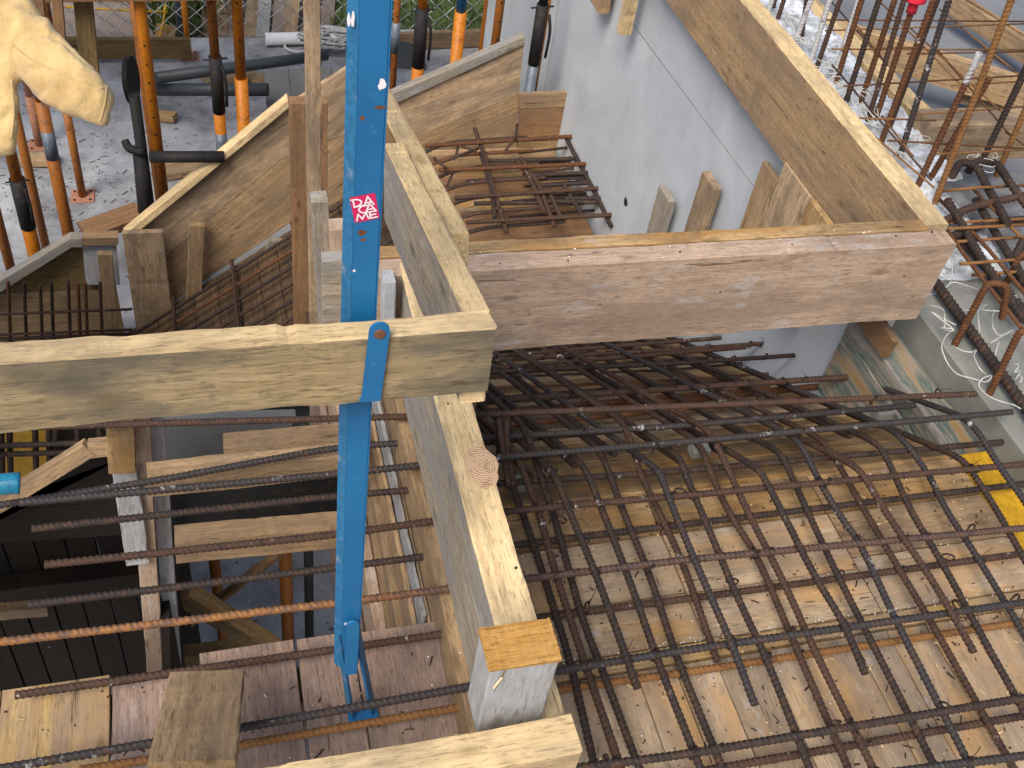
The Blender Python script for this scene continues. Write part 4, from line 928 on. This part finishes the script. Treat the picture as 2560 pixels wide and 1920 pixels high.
# tufted plant with long leaves by the fence
pl = thing('leafy_plant', (.05, 9.1, FZ-.3), 'green plant with long narrow leaves beyond the fence', 'plant')
lv, lf = [], []
cp = PZ(455, 60, FZ-.2)
for i in range(150):
    a_ = random.uniform(0, 6.28); L_ = random.uniform(.35, .8); up_ = random.uniform(.5, 1.3); b0 = len(lv); w_ = .014
    c0 = Vector((cp.x+random.uniform(-.25, .25), 9.3+random.uniform(-.2, .5), FZ-.3))
    for k in range(5):
        t = k/4; p_ = c0+Vector((math.cos(a_)*L_*t, math.sin(a_)*L_*t*.6, up_*t*(1.15-.55*t))); n_ = Vector((-math.sin(a_), math.cos(a_), 0))*w_*(1-t*.85)
        lv += [p_-n_, p_+n_]
    lf += [(b0+2*k, b0+2*k+1, b0+2*k+3, b0+2*k+2) for k in range(4)]
tag(meshobj('leaves', lv, lf, M['grass'], None, pl), kind='stuff')
tube('stem', [(cp.x, 9.35, FZ-.3), (cp.x, 9.35, FZ+.2)], .02, 'olive', pl, 8)
tag(tube('yellow_hose', [PY(398, 104, 9.0), PY(404, 75, 9.0), PY(410, 52, 9.0), PY(414, 10, 9.0)], .012, M['yellow'], sides=8), 'thin yellow hose hanging beyond the fence', 'hose')
tag(tube('orange_cord', [PY(150, 16, 9.0), PY(330, 27, 9.0), PY(420, 30, 9.0)], .010, M['yellow'], sides=8), 'orange cord strung level behind the timber posts', 'cord')
tag(beam('yellow_board', PY(415, 62, 9.05), PY(412, 104, 9.05), .16, .02, 'decky', up=(0, 1, 0), seg=4), 'yellow board end behind the hose', 'board')
G_K = 'boards stacked beyond the fence'
kx = 0
names = ['leftmost', 'second', 'third', 'fourth', 'fifth', 'sixth', 'seventh', 'eighth', 'ninth']
for i, u in enumerate((512, 548, 582, 622, 652, 690, 722, 775, 812)):
    a = PY(u+random.uniform(-3, 3), 135, 9.05); b = PY(u+14, -50, 9.55)
    tag(beam('stacked_board', a, b, .115, .03, random.choice(['slab', 'grey', 'slab', 'string']), up=(0, 1, .3), seg=6), names[i]+' from the left of the dull boards leaning in a row beyond the fence', 'board', G_K)
tag(box('rubble_wall', (.1, 1.35), (9.75, 10.1), (FZ-.3, FZ+.3), M['panel'], jit=.01, seg=20), 'dark low retaining wall behind the leaning boards', 'wall')

# ================================================================== RIGHT: WALL TOP STARTER BARS
ZW = .10
sb_pts = [(568, 70, 592, 0, 'barc'), (625, 132, 668, 0, 'bart'), (600, 40, 612, 0, 'bart'), (742, 262, 842, 0, 'barc'), (785, 255, 815, 0, 'bart'), (845, 385, 962, 0, 'barc'), (880, 432, 1030, 0, 'bart'), (990, 500, 1150, 0, 'barc'), (1012, 515, 1168, 0, 'barr'),
          (1072, 645, 1280, 0, 'bar'), (1170, 640, 1380, 0, 'barr'), (1212, 775, 1440, 0, 'bart'), (1262, 760, 1492, 60, 'barr'), (1300, 900, 1630, 0, 'barr'), (1420, 1000, 1730, 0, 'barb'), (1345, 830, 1655, 0, 'bart'),
          (1535, 1180, 1880, 440, 'barr'), (1610, 1140, 1990, 500, 'barr'), (1650, 1290, 2130, 0, 'bary'), (1930, 1060, 2300, 300, 'bar'), (2050, 1100, 2400, 300, 'bary'), (1960, 1000, 2330, 200, 'bart')]
desc = ['cement coated starter bar first along the wall top', 'brown starter bar next to the first coated one', 'stubby brown bar between the first coated and brown bars', 'whitish cement coated bar, second coated one along the wall', 'brown bar touching the second coated bar', 'third whitish coated starter bar', 'brown starter bar right of the third coated bar', 'speckled coated starter bar of a pair', 'rust red starter bar paired with the speckled one',
        'dark ribbed starter bar right of the speckled pair', 'rust red speckled starter bar behind a white tie loop', 'brown starter bar left of the red capped one', 'rust red starter bar carrying the red cap', 'thick rust red starter bar right of the capped one', 'dark blue grey ribbed starter bar leaning alone', 'brown bar doubled with the thick rust red one',
        'rust red starter bar whose top is wrapped white', 'rust red bar leaning beside the white wrapped one', 'yellow rusted starter bar crossing in front', 'dark starter bar near the right edge', 'yellow rusted starter bar at the right edge', 'brown starter bar doubled with the dark one at the right edge']
G_R = 'starter bars rising from the wall top'
def rise(bu, bv, tu, tv, zb=ZW):
    b = PZ(bu, bv, zb); r = Vector(ray(tu, tv)); c = Vector(CP)
    # closest point between the vertical through b and the sight line
    dz = Vector((0, 0, 1)); w0 = b-c; A = dz.dot(dz); B_ = dz.dot(r); C_ = r.dot(r); D_ = dz.dot(w0); E_ = r.dot(w0)
    den = A*C_-B_*B_; tc = (A*E_-B_*D_)/den
    return b, c+r*tc
for i, (a, b_, c_, d_, m_) in enumerate(sb_pts):
    p, q = rise(1700+.3888*a, .3888*b_, 1700+.3888*c_, .3888*d_)
    ext = q + (q-p)*(.18 if d_ == 0 or d_ >= 200 and m_ not in ('barr',) else 0)
    o = tag(tube('starter_bar', [p-Vector((0, 0, .02)), ext], .0095 if m_ != 'bart' else .0085, m_, sides=12, rib=.18, pitch=.014), desc[i], 'rebar', G_R)
    if i == 12:
        ax = (q-p).normalized(); cp_ = thing('bar_cap', q, 'red plastic safety cap on a rusty starter bar at the top edge', 'bar cap')
        tube('sleeve', [q-ax*.012, q+ax*.03], .017, 'red', cp_, 16); tube('head', [q+ax*.03, q+ax*.036, q+ax*.06], .036, 'red', cp_, 20, rad=.003)
    if i == 16:
        ax = (q-p).normalized(); tag(tube('wrapped_tip', [q-ax*.05, q+ax*.0, q+ax*.05], .0108, 'barc', sides=12, step=.006), 'white tape wrapped around the top of a rust red starter bar', 'tape')
# thin welded mesh on the right
ZG = .22
wg = thing('welded_mesh', (2.8, 3, ZG), 'thin rusty wire mesh stretched level behind the starter bars at the upper right', 'wire mesh')
def g8(x, y): return (2080+.2893*x, .2893*y)
for p, q in (((-60, 172), (1659, 185)), ((-60, 265), (1659, 205)), ((0, 425), (1700, 430)), ((650, 465), (1700, 445)), ((100, 745), (1700, 650)), ((1030, 740), (1700, 700)), ((740, 990), (1750, 915)), ((180, 1020), (900, 1040)), ((480, 1215), (1750, 1290)), ((900, 1330), (1750, 1290)), ((380, 420), (800, 410))):
    tube('wire', [PZ(*g8(*p), ZG), PZ(*g8(*q), ZG)], .0032, random.choice(['bary', 'barr']), wg, 6)
for p, q in (((0, 20), (480, 560)), ((0, 560), (860, 1560)), ((200, 210), (420, 480)), ((420, 20), (1180, 800)), ((930, 80), (1659, 680)), ((1150, -10), (1700, 330)), ((620, 190), (1500, 1000)), ((900, 420), (1550, 1180)), ((0, 860), (880, 1620)), ((430, 1000), (700, 1350)), ((1300, 420), (1700, 700)), ((1500, 1140), (1700, 1280))):
    tube('wire', [PZ(*g8(*p), ZG-.008), PZ(*g8(*q), ZG-.008)], .0032, random.choice(['bary', 'barr', 'bart']), wg, 6)
# slab formwork right of the wall: timbers and blue grey plywood
ZS = -.10
rb = box('slab_shuttering', (2.36, 6.0), (2.5, 9.0), (-.42, -.395), M['plate'], jit=0, axis='y'); tag(rb, 'blue grey plywood sheets lying between the timbers at the upper right', 'plywood')
G_T = 'timbers of the slab form at the upper right'
def tb(label, p, q, z, w, h_, m_='side'):
    a, b = PZ(*g8(*p), z), PZ(*g8(*q), z); tag(beam('form_timber', a-Vector((0, 0, h_/2)), b-Vector((0, 0, h_/2)), w, h_, m_, seg=20), label, 'timber', G_T)
tb('long pale timber parallel to the wall top behind the starter bars', (-300, -100), (790, 960), ZS, .10, .12, 'rail')
tb('yellow edged timber crossing toward the right edge in the upper corner', (60, 180), (1750, 700), ZS-.005, .05, .14, 'side')
tb('short grey beam end with a rounded corner right of the starter bars', (790, 1010), (1850, 990), .02, .12, .16, 'string')
tb('timber slanting across the top right corner', (1080, -60), (1800, 400), -.2, .07, .1, 'side')
tb('timber half hidden at the right edge under the wire mesh', (1200, 640), (1900, 860), -.2, .12, .12, 'string')
# ledge bars, hairpins, white ties
tk = [PZ(2310, 665, .12), PZ(2600, 1068, .12)]
tag(tube('ledge_bar', tk, .013, 'bar', sides=14, rib=.22, pitch=.018), 'thick dark ribbed bar lying along the concrete ledge at the right', 'rebar')
tag(tube('ledge_bar', [PZ(2400, 590, .12), PZ(2620, 850, .12)], .013, 'bar', sides=14, rib=.22, pitch=.018), 'second thick dark bar lying farther right on the ledge', 'rebar')
def z7(x, y): return (2200+.3377*x, 640+.3377*y)
def hair(label, base, top, over, dn):
    b, t_ = rise(*z7(*base), *z7(*top), .09); o_ = PT(*z7(*over), (t_-Vector(CP)).dot(Vector(MW[:, 2]))) if False else PZ(*z7(*over), t_.z)
    e = o_+Vector((.035, -.01, -.11))
    tag(tube('hairpin_bar', [b-Vector((0, 0, .02)), t_, o_, e], .0085, 'barr', sides=12, rib=.22, rad=.03), label, 'rebar', 'rusty hairpin bars on the ledge')
hair('rusty hairpin bar bent over on the ledge, upper one', (558, 650), (800, 190), (945, 215), 0)
hair('rusty hairpin bar tied with white cord at its foot, lower one', (820, 1010), (1040, 540), (1175, 565), 0)
hair('rusty hairpin bar standing at the right edge behind the others', (940, 200), (1040, -20), (1165, 5), 0)
tcs = [('white plastic tie cord looping from the ledge to the foot of the lower hairpin', [(560, 520), (480, 600), (450, 680), (500, 800), (570, 880), (700, 910), (790, 940), (840, 880), (760, 900), (720, 960), (800, 1040), (900, 1080), (990, 1100), (1040, 1130)]),
       ('white cord strand in front of the upper hairpin', [(530, 660), (600, 700), (680, 715), (720, 690), (690, 740), (740, 840), (800, 890)]),
       ('white star shaped cord knot on the dark bar', [(590, 395), (720, 410), (730, 480), (740, 580), (730, 470), (720, 410), (800, 350), (740, 400), (910, 410)]),
       ('white forked cord right of the star shaped knot', [(870, 380), (830, 440), (830, 520), (880, 600), (1000, 540), (880, 605), (800, 655), (885, 610), (855, 730)]),
       ('pale cord tuft left of the upper hairpin foot', [(350, 360), (470, 385), (480, 460), (480, 540), (440, 530), (560, 540), (450, 545), (570, 560), (360, 400), (480, 470), (560, 510)]),
       ('white crossed cord under the plank corner', [(430, 150), (530, 185), (540, 10), (530, 180), (480, 245), (535, 185), (740, 250)]),
       ('white cord bundle at the right edge beside the thick bar', [(970, 740), (980, 800), (1040, 800), (980, 880), (1050, 830), (1000, 920), (1040, 860), (1030, 950), (1060, 900), (990, 860)])]
for lab, px in tcs:
    tag(tube('tie_cord', [PZ(*z7(*p), .125+.012*(i % 3)) for i, p in enumerate(px)], .0017, 'wtie', sides=6, rad=.02), lab, 'cord', 'white tie cords on the concrete')
# more loops of white cord between the starter bars
for i, (u, v) in enumerate(((1985, 55), (2000, 98), (2070, 165), (2085, 215), (2150, 205), (2160, 250), (2175, 285), (2250, 385), (2290, 350), (2460, 400))):
    c = PZ(u, v, .13); pts = []
    for k in range(26):
        a_ = k*.9+i; rr = .035+.02*math.sin(k*1.3+i); pts.append(c+Vector((math.cos(a_)*rr, math.sin(a_)*rr*1.3, .02*math.sin(k*.8))))
    w_ = ['top of the wall', 'second tangle down', 'third tangle down', 'fourth tangle down', 'tangle with the round loop', 'tangle under the round loop', 'tangle low behind the plank', 'tangle near the plank corner', 'tangle by the beam end', 'tangle near the right edge']
    tag(tube('tie_cord', pts, .0017, 'wtie', sides=5, rad=.02), 'white cord tangle among the starter bars, '+w_[i], 'cord', 'white tie cords on the concrete')
# heavy bent bars at the right over the beam opening
bc = thing('beam_cage', (2.4, 1.9, .1), 'crowded cage of thick bent bars right of the plank corner', 'rebar cage')
for pts, m_, r_ in (([(2380, 440), (2400, 405), (2440, 410), (2470, 470), (2520, 560)], 'bar', .0115), ([(2420, 430), (2440, 400), (2490, 405), (2520, 450), (2600, 560)], 'bar', .0115), ([(2350, 560), (2420, 520), (2600, 480)], 'bart', .011),
                    ([(2360, 600), (2460, 560), (2600, 545)], 'bar', .012), ([(2370, 500), (2450, 640), (2560, 800)], 'bar', .011), ([(2440, 500), (2560, 700)], 'bar', .011), ([(2340, 480), (2430, 470), (2600, 462)], 'bary', .005), ([(2365, 558), (2600, 545)], 'bary', .005), ([(2370, 572), (2600, 560)], 'bary', .005),
                    ([(2380, 605), (2600, 590)], 'bary', .005), ([(2400, 660), (2600, 645)], 'bary', .005), ([(2430, 688), (2600, 675)], 'bary', .005), ([(2350, 500), (2460, 610), (2560, 730), (2620, 800)], 'barr', .006), ([(2330, 520), (2420, 650), (2600, 880)], 'barr', .006), ([(2430, 470), (2600, 640)], 'bary', .005), ([(2560, 600), (2530, 660), (2600, 760)], 'bar', .012)):
    tube('cage_bar', [PZ(u, v, .135+random.uniform(-.03, .05)) for u, v in pts], r_, m_, bc, sides=12, rib=.2 if r_ > .008 else 0, pitch=.018, rad=.05)

# ================================================================== WALL SIDE FORM BESIDE THE MAT
sw = thing('wall_side_form', (1.82, 1.5, -.1), 'green and yellow stained side boards between the rebar mat and the concrete ledge', 'formwork')
def green():
    m, t, b = mat('green_stained_wood'); co = coords(t, (.8, 9, 9)); n = noise(t, co, 1.6, 5, .65, .5)
    c = ramp(t, n, [(.30, (.30, .285, .26)), (.42, (.24, .21, .175)), (.47, (.075, .115, .105)), (.52, (.26, .215, .16)), (.60, (.28, .18, .075)), (.72, (.15, .125, .105))])
    t.links.new(c, b.inputs['Base Color']); b.inputs['Roughness'].default_value = .7; bump(t, b, n, .4, .003); return m
M['green'] = green()
box('stained_board', (1.805, 1.905), (1.41, 1.98), (-.09, -.02), M['green'], 'y', sw, jit=.003)
box('stained_board', (1.80, 1.905), (1.41, 1.98), (-.33, -.095), M['green'], 'y', sw, jit=.003)
bq = [PX(1870, 790, 1.80), PX(1960, 790, 1.80)]
poly('brown_plank_end', [PX(2130, 792, 1.78), PX(2195, 792, 1.78), PX(2232, 855, 1.78), PX(2205, 895, 1.78)], (.02, 0, 0), 'brown', parent=sw)
tag(box('coated_strip', (1.803, 1.905), (.30, 1.405), (-.03, .003), M['yellow'], 'y', jit=.001), 'bright yellow coated strip at the right edge of the deck boards', 'panel')
# upright board stubs against the wall, behind the cross plank
G_U = 'upright board stubs behind the cross plank'
def stub(label, u, v, x, dy, t, m_):
    p = PX(u, v, x); tag(beam('board_stub', (x-t/2, p.y-dy/2, p.z-.38), (x-t/2, p.y-dy/2, p.z), t, dy, m_, up=(0, 1, 0), seg=20), label, 'board', G_U)
stub('short pale stub, leftmost behind the cross plank against the wall', 1665, 462, 1.79, .12, .03, 'raildark')
stub('dark stub with a pale slanting top edge, second from the left', 1775, 427, 1.80, .12, .032, 'string')
stub('broad tan board standing under the long brown plank', 1920, 402, 1.80, .17, .02, 'side')
stub('broad tan board next to the corner, cut notched', 1975, 405, 1.765, .26, .018, 'string')
stub('narrow yellowish board standing nearest the plank corner', 2040, 500, 1.74, .12, .02, 'amber')
# bracket timbers hanging at the top of the wall
G_H = 'cut timbers fixed at the top of the wall'
p = PX(1535, 0, 1.80)
for lab, u0, v0, u1, v1, w_, m_, dx in (('reddish cut timber on the wall at the top edge', 1515, 12, 1545, 68, .13, 'side', .0), ('pale end of the cut timber at the top edge', 1575, 10, 1562, 85, .05, 'rail', .05)):
    a, b = PX(u0, v0, 1.80-dx), PX(u1, v1, 1.80-dx)
    tag(beam('bracket_timber', Vector((1.77-dx*.4, a.y, b.z)), Vector((1.77-dx*.4, a.y, .12)), .05, w_, m_, up=(0, 1, 0), seg=12), lab, 'timber', G_H)

# ================================================================== BEADS AND SAWDUST ON THE DECK
bv, bf_ = [], []
def bead(c, r):
    b0 = len(bv); c = Vector(c)
    for d in ((1, 0, 0), (0, 1, 0), (-1, 0, 0), (0, -1, 0), (0, 0, 1), (0, 0, -1)): bv.append(tuple(c+Vector(d)*r))
    for i in range(4): bf_.append((b0+i, b0+(i+1) % 4, b0+4)); bf_.append((b0+(i+1) % 4, b0+i, b0+5))
for i in range(240):
    if i < 110: x, y = random.uniform(.5, 1.75), random.uniform(.4, 1.38); z_ = .002
    elif i < 220: x, y = random.uniform(.5, 1.75), .998+random.uniform(-.004, .012); z_ = .003
    else: x, y = random.uniform(-.3, .38), random.uniform(.55, 1.1); z_ = .002
    bead((x, y, z_+.002), random.uniform(.001, .0024))
for i in range(12): x = random.uniform(xl+.1, xe-.1); bead((x, yf+random.uniform(.0, .07), ZT+.005), random.uniform(.0015, .003))
tag(meshobj('foam_beads', bv, bf_, M['bead']), 'tiny white foam beads scattered over boards and planks', 'beads', kind='stuff')

lv, lf = [], []
for i in range(1150):
    if i < 950: x, y = random.uniform(.5, 1.78), random.uniform(.32, 1.38)
    else: x, y = random.uniform(-.5, .42), random.uniform(.45, 1.12)
    a_ = random.uniform(0, 6.28); l_ = random.uniform(.0010, .0032)*random.choice([1, 1, 1, 2, 3.5]); w_ = random.uniform(.0006, .0022); b0 = len(lv); z_ = .0022
    dx, dy, ex, ey = math.cos(a_)*l_, math.sin(a_)*l_, -math.sin(a_)*w_, math.cos(a_)*w_
    lv += [(x-dx-ex, y-dy-ey, z_), (x+dx-ex, y+dy-ey, z_), (x+dx+ex, y+dy+ey, z_), (x-dx+ex, y-dy+ey, z_), (x, y, z_+w_*1.5)]
    lf += [(b0, b0+1, b0+4), (b0+1, b0+2, b0+4), (b0+2, b0+3, b0+4), (b0+3, b0, b0+4)]
dl = meshobj('deck_litter', lv, lf, M['tie']); dl.data.materials.append(M['rail']); dl.data.polygons.foreach_set('material_index', [int((i//4) % 3 == 0) for i in range(len(lf))])
tag(dl, 'sawdust, wire snips and dark crumbs scattered over the deck boards', 'litter', kind='stuff')
# ================================================================== GLOVED HAND
gh = thing('gloved_hand', PT(60, 60, .80), 'hand in a yellow suede work glove reaching in at the upper left corner', 'person')
T0 = .80
def hp(u, v, t=T0): return PT(u, v, t)
k_ = T0/FPX
# palm (root), wrist; thumb points to lower right; four fingers point down, three of them outside the frame
def loft(rings, V_, F_, seg=20, pw=2.6):
    """rings: (top u, v, bottom u, v, half thickness px, forward depth); superelliptic cross-sections, closed ends"""
    b0 = len(V_); fw = Vector(ray(0, 200)).normalized()
    # resample
    rs = []
    for i in range(len(rings)-1):
        for k in range(6):
            t_ = k/6; t2 = t_*t_*(3-2*t_)*.35+t_*.65; rs.append([a_+(b_-a_)*t2 for a_, b_ in zip(rings[i], rings[i+1])])
    rs.append(list(rings[-1]))
    for q in rs:
        A_, B_ = hp(q[0], q[1], q[5]), hp(q[2], q[3], q[5]); c = (A_+B_)/2; w_ = (A_-B_)/2; th_ = q[4]*k_
        for j in range(seg):
            a_ = 2*math.pi*j/seg; ca, sa = math.cos(a_), math.sin(a_)
            V_.append(c + w_*math.copysign(abs(ca)**(2/pw), ca) + fw*th_*math.copysign(abs(sa)**(2/pw), sa))
    n = len(rs)
    for i in range(n-1):
        for j in range(seg): F_.append((b0+i*seg+j, b0+i*seg+(j+1) % seg, b0+(i+1)*seg+(j+1) % seg, b0+(i+1)*seg+j))
    F_.append(tuple(b0+j for j in range(seg-1, -1, -1))); F_.append(tuple(b0+(n-1)*seg+j for j in range(seg)))
GV, GF = [], []
loft([(60, -20, -80, 120, 78, T0), (112, 42, 0, 145, 72, T0), (160, 92, 50, 200, 64, T0-.004), (206, 142, 96, 248, 56, T0-.008), (243, 180, 160, 280, 48, T0-.008), (266, 208, 216, 304, 38, T0-.004), (280, 236, 258, 318, 24, T0), (283, 256, 272, 321, 12, T0+.004)], GV, GF)
loft([(-62, 90, 34, 96, 60, T0), (-42, 180, 45, 185, 50, T0+.002), (-34, 262, 50, 268, 46, T0+.008), (-32, 322, 48, 326, 42, T0+.014), (-20, 366, 38, 372, 32, T0+.02), (-4, 386, 22, 386, 16, T0+.024)], GV, GF)
loft([(-150, 80, -60, 90, 55, T0+.01), (-145, 180, -58, 186, 46, T0+.02), (-135, 270, -52, 276, 42, T0+.03), (-122, 350, -50, 356, 36, T0+.045), (-105, 400, -62, 402, 18, T0+.055)], GV, GF)
loft([(-235, 60, -145, 70, 52, T0+.015), (-232, 160, -150, 166, 44, T0+.03), (-222, 250, -146, 256, 40, T0+.045), (-205, 330, -140, 336, 34, T0+.06), (-190, 372, -152, 374, 17, T0+.07)], GV, GF)
loft([(-310, 30, -230, 45, 48, T0+.02), (-312, 120, -238, 128, 40, T0+.04), (-300, 200, -232, 206, 36, T0+.055), (-284, 270, -228, 274, 30, T0+.07), (-270, 300, -240, 302, 15, T0+.075)], GV, GF)
loft([(95, 40, -330, 120, 70, T0+.004), (70, -10, -335, 40, 84, T0), (20, -90, -310, -60, 88, T0), (-50, -190, -290, -170, 84, T0), (-90, -290, -330, -270, 92, T0), (-130, -420, -390, -400, 105, T0), (-170, -560, -430, -540, 110, T0)], GV, GF)
me_ = bpy.data.meshes.new('glove'); me_.from_pydata([tuple(q) for q in GV], [], GF); go = bpy.data.objects.new('glove', me_); S.collection.objects.link(go)
md = go.modifiers.new('r', 'REMESH'); md.mode = 'VOXEL'; md.voxel_size = .0022
md = go.modifiers.new('s', 'SMOOTH'); md.factor = .5; md.iterations = 5
me2 = bpy.data.meshes.new_from_object(go.evaluated_get(bpy.context.evaluated_depsgraph_get())); bpy.data.objects.remove(go)
me2.materials.clear(); me2.materials.append(M['suede']); me2.polygons.foreach_set('use_smooth', [True]*len(me2.polygons))
me2.calc_loop_triangles()
gl = place(bpy.data.objects.new('glove', me2), Matrix(), gh)
# creases in the leather
from mathutils import noise as mnoise
nn = [v_.normal.copy() for v_ in gl.data.vertices]
for vtx in gl.data.vertices:
    c = vtx.co; n_ = nn[vtx.index]
    vtx.co = c + n_*(.0024*mnoise.noise(c*30) + .0016*mnoise.noise(Vector((c.x*120, c.y*60, c.z*60))) - .0022*max(0, 1-abs(mnoise.noise(c*26+Vector((3, 1, 2))))*9) + .0005*mnoise.noise(c*260))
def seam(px):
    bvh = __import__('mathutils.bvhtree', fromlist=['BVHTree']).BVHTree.FromPolygons([v_.co for v_ in gl.data.vertices], [p_.vertices[:] for p_ in gl.data.polygons])
    pts = []
    for i in range(len(px)-1):
        for k in range(12):
            u = px[i][0]+(px[i+1][0]-px[i][0])*k/12; v_ = px[i][1]+(px[i+1][1]-px[i][1])*k/12
            hit = bvh.ray_cast(Vector(CP), Vector(ray(u, v_)))
            if hit[0] is not None: pts.append(hit[0]-hit[1]*.0004)
    if len(pts) > 3: tube('seam', pts, .0011, M['suede'], gl, 6, rad=.003)
seam([(30, 112), (80, 150), (150, 185), (215, 205), (262, 222)])
seam([(268, 215), (262, 262), (250, 306)])
seam([(30, 200), (36, 280), (28, 350)])
